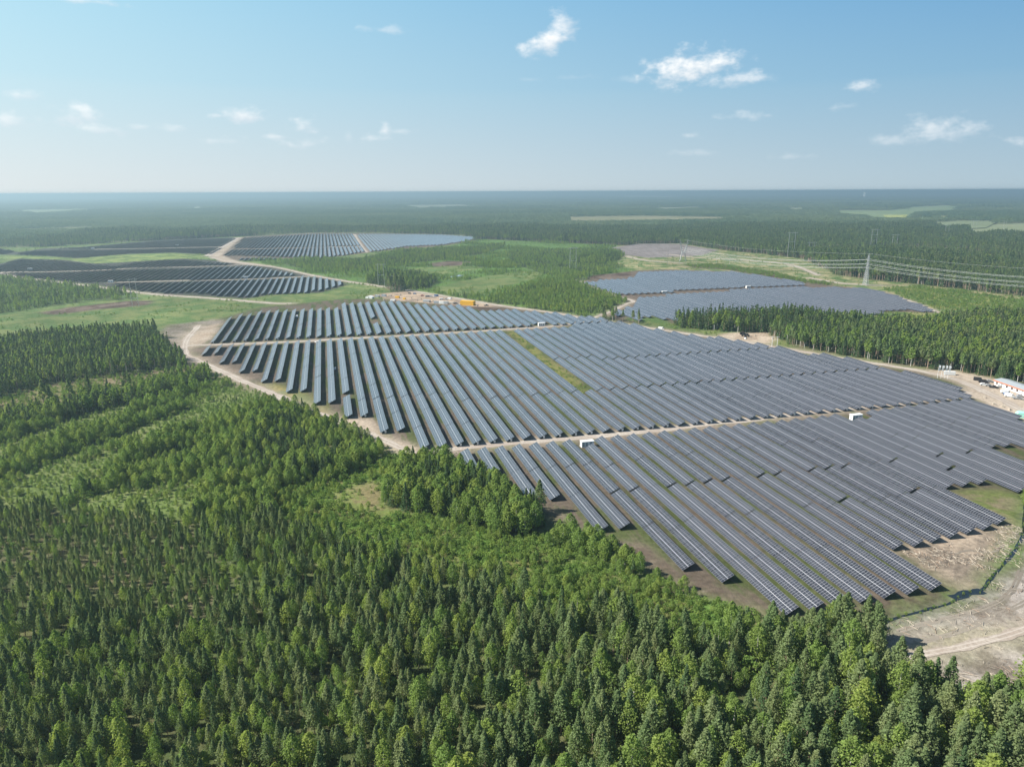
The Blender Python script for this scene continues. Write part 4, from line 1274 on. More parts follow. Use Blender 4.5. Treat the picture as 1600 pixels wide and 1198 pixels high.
ridge_dir = np.array(G(330, 590)) - np.array(G(0, 690)); ridge_dir /= np.linalg.norm(ridge_dir)
allk = {k: [] for k in ('pine', 'birch', 'spruce', 'shrub')}
for k, z in enumerate(Z):
    if not z['trees']: continue
    if k == 0:
        bx0, bx1, by0, by1 = GX0, GX1, 250, GY1
    else:
        pl = np.array(z['poly']); bx0, by0 = pl.min(0) - 15; bx1, by1 = pl.max(0) + 15
        bx0 = max(bx0, GX0); bx1 = min(bx1, GX1); by0 = max(by0, GY0); by1 = min(by1, GY1)
    sp = z['trees'][0][1]
    gx, gy = np.meshgrid(np.arange(bx0, bx1, sp), np.arange(by0, by1, sp))
    x = (gx + rng.uniform(-.48, .48, gx.shape) * sp).ravel(); y = (gy + rng.uniform(-.48, .48, gx.shape) * sp).ravel()
    zz, rd = zone_at(x, y)
    ok = (zz == k) & ~rd & inview(x, y)
    x, y = x[ok], y[ok]
    if k == 0:
        for fp in field_polys: m = ~inpoly(x, y, fp); x, y = x[m], y[m]
    st = z['style']
    hf = 0.85 + .3 * fbm(x / 25, y / 25, 31 + k)
    wf = np.ones(len(x))
    if z['name'] in ('clump_one', 'clump_two', 'clump_three', 'band', 'row_copse', 'road_copse', 'green_strip'): wf *= 1.2
    keepp = np.ones(len(x), bool)
    along = x * ridge_dir[0] + y * ridge_dir[1]; acr = -x * ridge_dir[1] + y * ridge_dir[0]
    if st == 'fg':
        t = np.clip((x + 60) / 220, 0, 1); hf *= 0.86 + .62 * t * np.clip((300 - y) / 110, 0, 1)
        keepp = rng.uniform(0, 1, len(x)) < np.clip(.85 + (fbm(x / 16, y / 16, 3) - .42) * 2.5, .66, 1) - .30 * t; wf = .92 + .26 * t
    elif st == 'ridges':
        nn = fbm(along / 75, acr / 15, 8); q_ = np.clip((nn - .485) * 7, 0, 1); hf = .40 + .95 * q_; wf = 1.55 - .35 * q_
    elif st == 'ridges2':
        nn = fbm(along / 45, acr / 12, 9); hf *= .65 + .5 * np.clip((nn - .35) * 3, 0, 1)
    elif st == 'bands':
        nn = np.sin(acr / 9.0 + 2 * fbm(x / 60, y / 60, 2)); hf *= .75 + .3 * nn; keepp = nn > -.6
    elif st == 'stripes':
        nn = fbm(x / 120, y / 60, 12); s_ = np.sin((x * .25 + y) / 7.5 + 5 * fbm(x / 130, y / 130, 4))
        keepp = (nn + .10 * s_) > .40; hf = .5 + 1.1 * np.clip((nn - .42) * 4, 0, 1)
        keepp |= rng.uniform(0, 1, len(x)) < .12
    elif st == 'stripes2':
        s_ = np.sin((x * .35 + y) / 4.6 + 2 * fbm(x / 60, y / 60, 4)); keepp = s_ > -.55; hf *= .85 + .2 * s_
    elif st == 'patchy':
        keepp = fbm(x / 30, y / 30, 15) > .52
    elif st == 'sparse':
        keepp = rng.uniform(0, 1, len(x)) < .35
    elif k == 0:
        nn = fbm(x / 170, y / 110, 21); hf *= .70 + .55 * np.clip((nn - .3) * 2.2, 0, 1); keepp = ~((nn < .34) & (np.hypot(x, y) > 1200) & (rng.uniform(0, 1, len(x)) < .8))
    x, y, hf, wf = x[keepp], y[keepp], hf[keepp], wf[keepp]
    # species in loose groups
    u = (fbm(x / 14, y / 14, 61 + k) - .5) * 1.1 + rng.uniform(0, 1, len(x)) * .75 + .125
    u = (u.argsort().argsort() + .5) / max(1, len(u))
    c = 0.0
    for (kd, _, h0, h1, sh_) in z['trees']:
        s_ = (u >= c) & (u < c + sh_); c += sh_
        hh = (h0 + (h1 - h0) * rng.uniform(0, 1, s_.sum()) ** 1.1) * hf[s_]
        allk[kd].append(np.stack([x[s_], y[s_], hh, wf[s_]], 1))

# ditch bank plants and shrubs round the clearing
extra = []
for p in dc[::1]:
    for sgn in (-1, 1):
        if random.random() < .95: extra.append((p.x + sgn * random.uniform(.6, 1.7), p.y + sgn * random.uniform(.5, 1.2), random.uniform(.3, .85), 1.1))
allk['shrub'].append(np.array(extra))
for kd in allk: allk[kd] = np.concatenate(allk[kd])
for kd in allk: print(kd, len(allk[kd]))

GRP = {'pine': 'pine trees of the near forest', 'birch': 'birch trees of the near forest', 'spruce': 'spruce trees of the near forest'}
LOOK = {'pine': ('grey-green', 'mid-green'), 'birch': ('bright green', 'yellow-green'), 'spruce': ('dark green', 'deep green')}
near_count = 290
for kd in ('pine', 'birch', 'spruce'):
    A = allk[kd]
    px, py, cz = proj(A[:, 0], A[:, 1], A[:, 2] * .5)
    qx, qy, _ = proj(A[:, 0], A[:, 1], A[:, 2] * .85)
    vis = (qx > 4) & (qx < 1596) & (qy < 1190)
    size = np.where(vis, A[:, 2] / cz, 0)
    order = np.argsort(-size)[:near_count]
    sel = A[order]; spx = qx[order]; spy = qy[order]
    # ranks: rows of trees counted from the bottom edge, then from the left
    rr = np.argsort(-spy); nrank = 12; per = math.ceil(len(rr) / nrank)
    for q in range(nrank):
        grp = rr[q * per:(q + 1) * per]; grp = grp[np.argsort(spx[grp])]
        for j, gi_ in enumerate(grp):
            x, y, h, zk = sel[gi_]
            var = random.randrange(len(protos[(kd, 0)]))
            cm, tm = protos[(kd, 0)][var]
            s = h / HREF[kd]; wdt = s * zk * random.uniform(.8, 1.2)
            t = empty(kd + '_tree', (x, y, 0), random.uniform(0, 6.28)); t.scale = (wdt, wdt, s)
            hw = 'tall' if h > np.percentile(sel[:, 2], 66) else ('small' if h < np.percentile(sel[:, 2], 33) else 'mid-height')
            tag(t, f"{hw} {LOOK[kd][var % 2]} {kd}, {ordn(j + 1)} from the left in the {ordn(q + 1)} {kd} row from the bottom", kd + ' tree', GRP[kd])
            link('crown', cm, t)
            link('trunk', tm, t)
    mask = np.ones(len(A), bool); mask[order] = False
    A = A[mask]; dist = np.hypot(A[:, 0], A[:, 1])
    nl = dist < 450
    tl = ~nl & (A[:, 2] > 10.5) & (kd != 'spruce')
    WORD = {'pine': 'grey-green pines', 'birch': 'light green birches', 'spruce': 'dark green spruces'}[kd]
    for nm, B, lod in ((kd + '_forest', A[nl], '_near'), (kd + '_woodland', A[~nl & ~tl], '_mid'), ('tall_' + kd + '_woodland', A[tl], '_tall')):
        n = len(B); s = B[:, 2] / HREF[kd]
        scatter(nm, f"mass of {WORD} { {'_near': 'in the near woods and thickets', '_mid': 'in the farther low woods round the solar farm', '_tall': 'in the tall far woods, bare trunks at their edges'}[lod]}", kd + ' forest', kd + lod,
                B[:, 0], B[:, 1], rng.uniform(0, 6.28, n), s * B[:, 3] * rng.uniform(.78, 1.25, n), s, rng.integers(0, len(protos.get((kd, {'_near': 0, '_mid': 1, '_tall': 2}[lod]), [0])), n))
B = allk['shrub']; n = len(B); s = B[:, 2] / HREF['shrub']
scatter('shrub_cover', 'bright green willow and birch scrub covering the open strips', 'scrub', 'shrub_near', B[:, 0], B[:, 1], rng.uniform(0, 6.28, n), s * rng.uniform(.8, 1.4, n), s, rng.integers(0, 4, n))

# the woods beyond, to the horizon
def ring(d0, d1, step, key, name, label, hs=(.85, 1.2), gap=.35):
    half = R(41)
    xs = np.arange(-d1 * math.sin(half), d1 * math.sin(half) + step, step); ys = np.arange(d0 * .72, d1 + step, step)
    gx, gy = np.meshgrid(xs, ys)
    x = (gx + rng.uniform(-.2, .2, gx.shape) * step).ravel(); y = (gy + rng.uniform(-.2, .2, gx.shape) * step).ravel()
    dd = np.hypot(x, y)
    inside = (x > GX0) & (x < GX1) & (y > GY0) & (y < GY1)
    ok = (dd < d1) & (dd >= d0) & (np.abs(np.arctan2(x, y)) < half) & ~inside
    if key != 'clump': ok &= dd >= d0
    x, y = x[ok], y[ok]
    for fp in field_polys: m = ~inpoly(x, y, fp); x, y = x[m], y[m]
    nn = fbm(x / 900, y / 500, 41); n2_ = fbm(x / 260, y / 200, 47)
    m = (nn * .6 + n2_ * .4) > gap
    x, y, nn = x[m], y[m], nn[m]
    hz = (hs[0] + (hs[1] - hs[0]) * np.clip((nn - .25) * 2, 0, 1)) * rng.uniform(.94, 1.06, len(x))
    print(name, len(x))
    scatter(name, label, 'forest', key, x, y, rng.integers(0, 4, len(x)) * math.pi / 2, np.full(len(x), 1.03), hz, rng.integers(0, 3, len(x)))


ring(1250, 5200, 29, 'clump', 'distant_forest', 'dark conifer forest spreading behind the solar farm')
ring(5200, 15000, 98, 'patch', 'remote_forest', 'hazy blue-green forest far behind the solar farm')
ring(15000, 57000, 420, 'canopy', 'horizon_forest', 'blue hazy forest along the horizon', (.8, 1.5))

# ------------------------------------------------------------------ kiosks, vehicles, pylons and the rest
def dup(root, loc, rz, label, group=None):
    r = root.copy(); C.objects.link(r); r.location = loc; r.rotation_euler = (0, 0, rz); r['label'] = label
    if group: r['group'] = group
    for ch in list(root.children):
        c = ch.copy(); C.objects.link(c); c.parent = r
        for g in list(ch.children):
            q = g.copy(); C.objects.link(q); q.parent = c
    return r


WROT = R(14.4)


def at(px, py, z=0.0):
    x, y = G(px, py); return (x, y, z)


def make_kiosk(loc, rz, label):
    r = tag(empty('transformer_station', loc, rz), label, 'transformer station', 'white transformer stations of the solar farm')
    b = MB(); b.box(-3.1, 3.1, -1.3, 1.3, .25, 2.75); b.box(-3.2, 3.2, -1.4, 1.4, -.1, .25)
    link('housing', b.mesh('housing', M['white']), r)
    b = MB(); b.box(-3.3, 3.3, -1.5, 1.5, 2.752, 2.95); link('roof', b.mesh('roof', M['white']), r)
    for x in (-2.2, -.6, 1.6):
        b = MB(); b.box(x - .55, x + .55, -1.34, -1.3, .4, 2.5)
        d_ = link('door', b.mesh('door', M['grey_roof']), r)
        b = MB(); b.box(x + .35, x + .42, -1.38, -1.341, 1.3, 1.6); link('handle', b.mesh('handle', M['dark_steel']), d_)
    b = MB()
    for k in range(6): b.box(3.1, 3.14, -.8, .8, .7 + .28 * k, .85 + .28 * k)
    link('vent_grille', b.mesh('vent_grille', M['grey']), r)
    return r


k0 = make_kiosk(at(917, 697), WROT, 'white transformer station with grey doors beside the lower gravel track, left of centre')
for px, py, lb in [(1337, 655, 'white transformer station beside the lower gravel track, towards the right edge'),
                   (846, 509, 'white transformer station at the upper gravel track, beside the grassy strip'),
                   (1038, 458.5, 'white transformer station between the right-hand panel blocks, left one'),
                   (1169, 450, 'white transformer station between the right-hand panel blocks, right one above the wood'),
                   (145, 389, 'small far transformer station in the dark upper left panel block'),
                   (47, 422, 'small far transformer station near the left edge of the picture'),
                   (277, 384, 'small far transformer station near the pale curving dirt track'),
                   (384, 435, 'small far transformer station between two strips of the left block'),
                   (173, 441.5, 'far white transformer station above the left dirt track')]:
    dup(k0, at(px, py), WROT, lb)

CARM = {}


def make_car(kind, paint, loc, rz, label, group=None):
    """side profile in x,z, extruded over the width, with glass, wheels and lamps"""
    key = (kind, paint)
    nm = {'car': 'parked_car', 'van': 'parked_van', 'pickup': 'pickup_truck'}[kind]
    r = tag(empty(nm, loc, rz), label, {'car': 'car', 'van': 'van', 'pickup': 'pickup truck'}[kind], group)
    if key not in CARM:
        if kind == 'van':
            prof = [(-2.6, .35), (2.55, .35), (2.65, .9), (2.2, 1.15), (1.6, 2.1), (-2.55, 2.15), (-2.65, 1.0)]; L_ = 1.6; W_ = .98
            win = [(1.25, 1.15), (2.05, 1.15), (1.62, 1.92), (1.25, 1.95)]; scr = [(2.17, 1.2), (1.66, 2.05)]
        elif kind == 'pickup':
            prof = [(-2.6, .45), (2.6, .45), (2.65, .95), (1.4, 1.12), (.8, 1.75), (-.45, 1.78), (-.7, 1.1), (-2.6, 1.1)]; L_ = 1.6; W_ = .93
            win = [(-.5, 1.15), (1.2, 1.15), (.75, 1.65), (-.4, 1.68)]; scr = [(1.36, 1.16), (.83, 1.72)]
        else:
            prof = [(-2.15, .35), (2.15, .35), (2.2, .75), (1.15, .92), (.55, 1.42), (-1.2, 1.46), (-1.95, 1.0), (-2.2, .85)]; L_ = 1.35; W_ = .9
            win = [(-1.6, .97), (.98, .97), (.5, 1.36), (-1.12, 1.4)]; scr = [(1.12, .96), (.58, 1.41)]
        b = MB(); b.prism(prof, -W_, W_); body = b.mesh('body', M[paint])
        g = MB()
        for s in (-1, 1): g.prism(win, s * W_ - .015 + (.02 if s > 0 else -.02), s * W_ + .015 + (.02 if s > 0 else -.02))
        (xa, za), (xb, zb) = scr
        g.quad((xa + .03, -W_ * .9, za + .02), (xa + .03, W_ * .9, za + .02), (xb + .03, W_ * .85, zb + .02), (xb + .03, -W_ * .85, zb + .02))
        glass = g.mesh('windows', M['glass'])
        wb_ = MB(); wb_.bar((0, -.12, 0), (0, .12, 0), .36, 0, n=14); wheel = wb_.mesh('wheel', M['tyre'])
        hb_ = MB(); hb_.box(-.03, .03, -.18, .18, -.08, .08); lamp = hb_.mesh('headlight', M['white'])
        CARM[key] = (body, glass, wheel, lamp, L_, W_, prof[2][0])
    body, glass, wheel, lamp, L_, W_, xf = CARM[key]
    link('body', body, r); link('windows', glass, r)
    for sx_ in (-1, 1):
        for sy_ in (-1, 1): link('wheel', wheel, r, (sx_ * L_, sy_ * (W_ - .1), .34))
    for sy_ in (-1, 1): link('headlight', lamp, r, (xf - .02, sy_ * W_ * .7, .75))
    return r


GC = 'cars parked at the white site office'
cr = R(-30)
for px, py, kd_, pt, da, lb in [
        (1528, 594.5, 'van', 'carblack', 0, 'black van parked alone near the trees, leftmost by the site office'),
        (1536, 598, 'van', 'carblack', 3, 'black van parked second from the left before the site office'),
        (1537, 602, 'car', 'white', 2, 'white car parked in front of the second black van'),
        (1546, 597, 'car', 'grey', 5, 'dark grey car parked close to the end of the site office'),
        (1545, 603.5, 'car', 'silver', -3, 'silver car parked between the white car and a black van'),
        (1552.5, 606, 'pickup', 'carblack', 0, 'black pickup truck parked in the middle of the front row'),
        (1562, 604, 'car', 'grey', 80, 'dark grey car standing against the wall of the office'),
        (1571, 614.5, 'van', 'white', 4, 'white van parked left in the right-hand group by the office'),
        (1574, 617, 'car', 'blue', 0, 'blue car parked between two white vehicles by the office'),
        (1577, 620, 'van', 'white', -4, 'white van parked nearest the yard in the right-hand group'),
        (1590, 623.5, 'pickup', 'grey', 0, 'grey pickup truck parked at the right edge of the picture'),
        (1594, 620, 'car', 'silver', 2, 'silver car parked behind the grey pickup truck')]:
    make_car(kd_, pt, at(px, py), cr + R(da), lb, GC)
make_car('van', 'white', at(1033, 514.5), R(-25), 'white van on the gravel road left of the dark wood')
make_car('van', 'white', at(464, 496), R(100), 'white van between two panel rows in the upper strip')
make_car('pickup', 'silver', at(523, 578), R(100), 'silver pickup truck between panel rows left of centre')
GCAMP = 'vehicles in the construction yard'
for k, (px, py, kd_, pt, lb) in enumerate([
        (640, 459, 'car', 'carblack', 'black car by the road, leftmost in the construction yard'), (648, 459.5, 'car', 'blue', 'dark blue car next to the leftmost black one in the yard'),
        (660, 462.5, 'car', 'red', 'red car standing alone in the middle of the construction yard'), (668, 464, 'van', 'grey', 'grey van left of the pale cars in the yard'),
        (673, 463.5, 'car', 'silver', 'silver car beside the grey van in the yard'), (678, 464, 'car', 'white', 'white car among four in the construction yard'),
        (682, 463, 'van', 'blue', 'dark blue van at the road end of the yard'), (690, 468.5, 'van', 'white', 'white van near the stacked containers, left one'),
        (697, 468.5, 'car', 'grey', 'grey car between two white vans'), (703, 468, 'van', 'white', 'white van near the road, right one of two'),
        (712, 475, 'pickup', 'carblack', 'black pickup truck left of the long yellow hall'), (760, 478, 'pickup', 'carblack', 'black pickup truck right of the yellow hall'),
        (496, 536, 'pickup', 'white', 'white pickup truck on the upper track between panel rows')]):
    make_car(kd_, pt, at(px, py), R(-40 + 17 * (k % 4)), lb, GCAMP)


def make_container(loc, rz, paint, dims, label, group, name='site_container', cat='container'):
    r = tag(empty(name, loc, rz), label, cat, group)
    L_, W_, H_ = dims
    b = MB(); b.box(-L_ / 2, L_ / 2, -W_ / 2, W_ / 2, .1, H_)
    for k in range(int(L_ / .6)):
        x = -L_ / 2 + .3 + k * .6
        b.box(x, x + .25, -W_ / 2 - .04, -W_ / 2 - .001, .25, H_ - .15); b.box(x, x + .25, W_ / 2 + .001, W_ / 2 + .04, .25, H_ - .15)
    link('shell', b.mesh('shell', M[paint]), r)
    b = MB(); b.box(-L_ / 2 - .06, L_ / 2 + .06, -W_ / 2 - .06, W_ / 2 + .06, H_ + .002, H_ + .1); link('roof', b.mesh('roof', M[paint]), r)
    for s in (-1, 1):
        b = MB(); b.box(-L_ / 2 - .05, -L_ / 2 - .002, s * W_ / 4 - W_ / 4 + .06, s * W_ / 4 + W_ / 4 - .06, .2, H_ - .1); link('door', b.mesh('door', M['grey_roof']), r)
    return r


GB = 'containers in the construction yard'
for px, py, pt, dm, lb in [
        (590, 464.5, 'silver', (6, 2.4, 2.6), 'grey container beside the white tent in the yard'), (600, 463.5, 'grey_roof', (6, 2.4, 2.6), 'dull grey container second from the white tent'),
        (609, 462.5, 'wood', (4, 2, 1.6), 'brown crate stack behind the grey containers'), (621, 465.5, 'yellow', (5, 2.4, 2), 'small pale yellow container left in the yard'),
        (632, 468, 'yellow', (3, 2, 2), 'small yellow box near the panel rows'), (614, 470, 'white', (6, 2.4, 1.5), 'low white container at the head of the panel rows'),
        (667, 472, 'silver', (8, 4, 2.4), 'silver grey container in the middle of the yard'), (682, 474, 'grey_roof', (6, 2.4, 2.6), 'grey container left of two standing together'),
        (690, 474.5, 'white', (6, 2.4, 2.6), 'white container among the grey ones'), (697, 475, 'silver', (5, 2.4, 2.8), 'silver container right in the group'),
        (705, 474.5, 'wood', (7, 3, 1.8), 'tan stack of crates before the yellow hall')]:
    make_container(at(px, py), R(-22), pt, dm, lb, GB)
make_container(at(731, 476.5), R(-22), 'yellow', (16, 6, 4.6), 'long bright yellow hall at the right end of the construction yard', None, 'yellow_hall', 'storage hall')
t = tag(empty('white_tent', at(578, 466), R(-22)), 'low white tent at the left end of the construction yard', 'tent')
b = MB(); b.prism([(-4.5, 0), (4.5, 0), (4.5, 1.8), (0, 3.2), (-4.5, 1.8)], -2.5, 2.5); link('canopy', b.mesh('canopy', M['white']), t)
b = MB(); b.box(-.8, .8, -2.56, -2.502, 0, 1.7); link('doorway', b.mesh('doorway', M['grey']), t)
# bare stacks of pallets and timber round the yards
palm = MB()
for k in range(4): palm.box(-.6, .6, -.5, .5, .05 + k * .3, .28 + k * .3)
for k in range(5):
    for j in range(3): palm.box(-.6 + j * .5, -.45 + j * .5, -.5, .5, k * .3 - .02, .05 + k * .3)
pm0 = None
spots = [(600, 469), (643, 466), (652, 470), (658, 468), (676, 470), (720, 477), (745, 478.5), (625, 461), (1553, 632), (1567, 636), (1577, 641), (1538, 622), (1207, 530), (1180, 525)]
names = ['left of the yard', 'by the leftmost cars', 'in mid yard', 'by the red car', 'below the grey van', 'left of the yellow hall', 'right of the yellow hall', 'at the back of the yard',
         'beside the mint tarpaulin, far one', 'beside the mint tarpaulin, middle one', 'touching the mint tarpaulin', 'at the corner of the panel block', 'on the sand pad, right', 'on the sand pad near the drums']
pmesh = palm.mesh('pallet_stack', M['wood'])
for (px, py), nme in zip(spots, names):
    tag(link('pallet_stack', pmesh, None, at(px, py), random.uniform(0, 3)), f'low stack of wooden pallets {nme}', 'pallet stack', 'pallet stacks')

# site office
a0 = Vector(at(1553, 601)); a1 = Vector(at(1665, 641)); dv = (a1 - a0); Lb = dv.length; rzb = math.atan2(dv.y, dv.x)
o = tag(empty('site_office', a0, rzb), 'long low white site office with grey roof and orange eaves at the right edge', 'building')
D_ = 9.0
b = MB(); b.box(0, Lb, 0, D_, 0, 2.9); link('wall', b.mesh('wall', M['white']), o)
b = MB(); b.hexa([(-.5, -.7, 3.22), (Lb + .5, -.7, 3.22), (Lb + .5, D_ / 2, 4.1), (-.5, D_ / 2, 4.1), (-.5, -.7, 3.4), (Lb + .5, -.7, 3.4), (Lb + .5, D_ / 2, 4.28), (-.5, D_ / 2, 4.28)])
b.hexa([(-.5, D_ / 2 + .002, 4.1), (Lb + .5, D_ / 2 + .002, 4.1), (Lb + .5, D_ + .7, 3.22), (-.5, D_ + .7, 3.22), (-.5, D_ / 2 + .002, 4.28), (Lb + .5, D_ / 2 + .002, 4.28), (Lb + .5, D_ + .7, 3.4), (-.5, D_ + .7, 3.4)])
link('roof', b.mesh('roof', M['grey_roof']), o)
b = MB(); b.box(-.55, Lb + .55, -.78, -.703, 2.85, 3.38); b.box(-.58, -.503, -.7, D_ + .7, 2.85, 3.38); link('eaves', b.mesh('eaves', M['orange']), o)
for k in range(int(Lb / 4.2)):
    x = 1.5 + k * 4.2
    if k % 4 == 1:
        b = MB(); b.box(x, x + 1.0, -.05, -.002, .05, 2.15); dd_ = link('door', b.mesh('door', M['grey']), o)
        b = MB(); b.box(x + .8, x + .88, -.1, -.052, 1, 1.15); link('handle', b.mesh('handle', M['steel']), dd_)
    else:
        b = MB(); b.box(x, x + 1.5, -.04, -.002, 1.0, 2.1); ww_ = link('window', b.mesh('window', M['glass']), o)
        b = MB(); b.box(x - .08, x + 1.58, -.07, -.002, .9, .998); b.box(x - .08, x + 1.58, -.07, -.002, 2.102, 2.2); link('frame', b.mesh('frame', M['orange']), ww_)

# mint green tarpaulin over a stack
t = tag(empty('covered_stack', at(1601, 652), R(-25)), 'stack under a mint green tarpaulin at the right edge', 'covered stack')
b = MB(); b.prism([(-4.2, 0), (4.2, 0), (4.0, 2.2), (3.0, 2.9), (-3.2, 2.8), (-4.0, 2.1)], -2.2, 2.2); link('tarpaulin', b.mesh('tarpaulin', M['mint']), t)
b = MB(); b.box(-4.3, 4.3, -2.3, -2.202, .9, 1.0); b.box(-4.3, 4.3, 2.202, 2.3, .9, 1.0); link('strap', b.mesh('strap', M['white']), t)

# flags
fl0 = None
for k, (bx, by) in enumerate([(1464.5, 590.5), (1470, 591), (1475.5, 591), (1480.5, 591.5)]):
    lb = ['leftmost of four white flags by the gravel road', 'second of four white flags from the left', 'third of four white flags from the left', 'rightmost of four white flags, before the white trailer'][k]
    r = tag(empty('flag_pole', at(bx, by), 0), lb, 'flag pole', 'white flags at the farm entrance')
    b = MB(); b.bar((0, 0, 0), (0, 0, 9), .13, 0, .07, 8); link('pole', b.mesh('pole', M['white']), r)
    b = MB(); nseg = 8
    for q in range(nseg):
        z0_, z1_ = 5.2 + q * .45, 5.2 + (q + 1) * .45
        w0_, w1_ = .12 * math.sin(q * .9), .12 * math.sin((q + 1) * .9)
        b.hexa([(.1, w0_, z0_), (1.15, w0_ * 2 - .2, z0_ - .2), (1.15, w0_ * 2 - .17, z0_ - .2), (.1, w0_ + .03, z0_), (.1, w1_, z1_), (1.15, w1_ * 2 - .2, z1_ - .2), (1.15, w1_ * 2 - .17, z1_ - .2), (.1, w1_ + .03, z1_)])
    link('flag', b.mesh('flag', M['white']), r)
make_container(at(1483.5, 585.5), R(-12), 'white', (6.5, 2.3, 2.3), 'white trailer parked behind the four flags', None, 'white_trailer', 'trailer')
make_container(at(1388, 562), R(14), 'white', (2.0, 1.5, 1.9), 'small white cabinet at the foot of the right wood', None, 'utility_cabinet', 'cabinet')

# cable drums on the sand pad
b = MB(); b.bar((0, -.72, 1.15), (0, -.62, 1.15), 1.15, 0, n=20); fm = b.mesh('flange', M['black'])
b = MB(); b.bar((0, -.6, 1.15), (0, .6, 1.15), .8, 0, n=16); cm_ = b.mesh('cable_core', M['black'])
for k, (px, py, a, lb) in enumerate([(1158, 523, 20, 'leftmost black cable drum on the sand pad'), (1160, 525.5, 70, 'black cable drum in front of the leftmost one'), (1163, 524, 10, 'black cable drum in the middle of the cluster'),
                                     (1164.5, 527, 100, 'nearest black cable drum beside a white sack'), (1167, 524.5, 40, 'black cable drum right of the middle one'), (1169.5, 526, 75, 'rightmost black cable drum on the sand pad'), (1160.5, 521.5, 50, 'farthest black cable drum on the sand pad')]):
    r = tag(empty('cable_drum', at(px, py), R(a)), lb, 'cable drum', 'cable drums on the sand pad')
    link('flange', fm, r); link('flange', fm, r, (0, 1.34, 0)); link('cable_core', cm_, r)
b = MB()
for (px, py, lb) in [(1165, 529.5, 'white sack in front of the black cable drums'), (786, 750.5, 'white sack on the grass at the near end of two short panel rows')]:
    b = MB(); b.prism([(-.8, 0), (.8, 0), (.95, .5), (.6, 1.1), (-.5, 1.2), (-.9, .5)], -.7, .7)
    tag(link('white_sack', b.mesh('white_sack', M['white']), None, at(px, py), .4), lb, 'sack', 'white sacks')
for (px, py, lb) in [(1206, 541.5, 'left one of two pale poles beside the sand pad'), (1214, 541.5, 'right one of two pale poles beside the sand pad')]:
    r = tag(empty('utility_pole', at(px, py)), lb, 'utility pole', 'pale utility poles by the sand pad')
    b = MB(); b.bar((0, 0, 0), (0, 0, 8.5), .2, 0, .13, 8); link('pole', b.mesh('pole', M['white']), r)
    b = MB(); b.bar((-1.6, 0, 7.8), (1.6, 0, 7.8), .1); link('crossarm', b.mesh('crossarm', M['white']), r)


# transmission towers
def lattice(b, corners0, corners1, nz, r):
    pts = []
    for q in range(nz + 1):
        t = q / nz
        pts.append([Vector(a) * (1 - t) + Vector(c) * t for a, c in zip(corners0, corners1)])
    m = len(corners0)
    for q in range(nz):
        for k in range(m):
            b.bar(pts[q][k], pts[q + 1][k], r)
            k2 = (k + 1) % m
            b.bar(pts[q][k], pts[q + 1][k2], r * .6); b.bar(pts[q][k2], pts[q + 1][k], r * .6)
            b.bar(pts[q + 1][k], pts[q + 1][k2], r * .5)


def sq(h, z, cx=0, cy=0): return [(cx - h, cy - h, z), (cx + h, cy - h, z), (cx + h, cy + h, z), (cx - h, cy + h, z)]


ARMS = (34.0, 28.5, 24.0)


def steel_tower(loc, rz, label):
    r = tag(empty('lattice_tower', loc, rz), label, 'power pylon', 'lattice towers of the power line')
    b = MB(); lattice(b, sq(3.0, 0), sq(1.2, 22), 8, .2); lattice(b, sq(1.2, 22), sq(.7, 38), 8, .16)
    for k in range(4): b.bar(sq(.7, 38)[k], (0, 0, 41), .12)
    link('mast', b.mesh('mast', M['steel']), r)
    for z_ in ARMS:
        for s in (-1, 1):
            b = MB(); tip = (0, s * 5.5, z_)
            for dx in (-.8, .8):
                b.bar((dx, s * .8, z_ + .2), tip, .13); b.bar((dx, s * .8, z_ + 2), tip, .1)
            b.bar((0, s * 5.5, z_), (0, s * 5.5, z_ - .6), .12)
            link('crossarm', b.mesh('crossarm', M['steel']), r)
    return r


T1 = Vector(at(1352, 446)); T2 = Vector(at(1800, 492)); T0 = Vector(at(1067, 408))
line_dir = (T2 - T1).normalized(); rl = math.atan2(line_dir.y, line_dir.x)
steel_tower(T1, rl, 'tall pale lattice tower at the edge of the pine forest')
nrm = Vector((-line_dir.y, line_dir.x, 0))


def cable(a, b_, sag, label, rr=.13):
    m = MB(); n = 26; pts = []
    for q in range(n + 1):
        t = q / n; p = a.lerp(b_, t); p.z -= sag * 4 * t * (1 - t); pts.append(p)
    for p, q in zip(pts, pts[1:]): m.bar(p, q, rr)
    tag(link('power_cable', m.mesh('power_cable', M['cable'])), label, 'power cable', 'cables of the high voltage line')


for i, z_ in enumerate(ARMS):
    h = ['topmost', 'middle', 'lowest'][i]
    for s in (-1, 1):
        sd_ = 'near' if s < 0 else 'far'
        cable(T1 + nrm * s * 5.5 + Vector((0, 0, z_ - .6)), T2 + nrm * s * 5.5 + Vector((0, 0, z_ - .6)), 7.0, f'{h} cable running right from the lattice tower, {sd_} side')
        cable(T1 + nrm * s * 5.5 + Vector((0, 0, z_ - .6)), T0 + nrm * s * 5.5 + Vector((0, 0, 24 - i * 3.5)), 9.0, f'{h} cable running left from the lattice tower, {sd_} side')
cable(T1 + Vector((0, 0, 41)), T2 + Vector((0, 0, 41)), 5.0, 'thin earth wire right of the lattice tower', .07)
cable(T1 + Vector((0, 0, 41)), T0 + Vector((0, 0, 37)), 6.0, 'thin earth wire left of the lattice tower', .07)

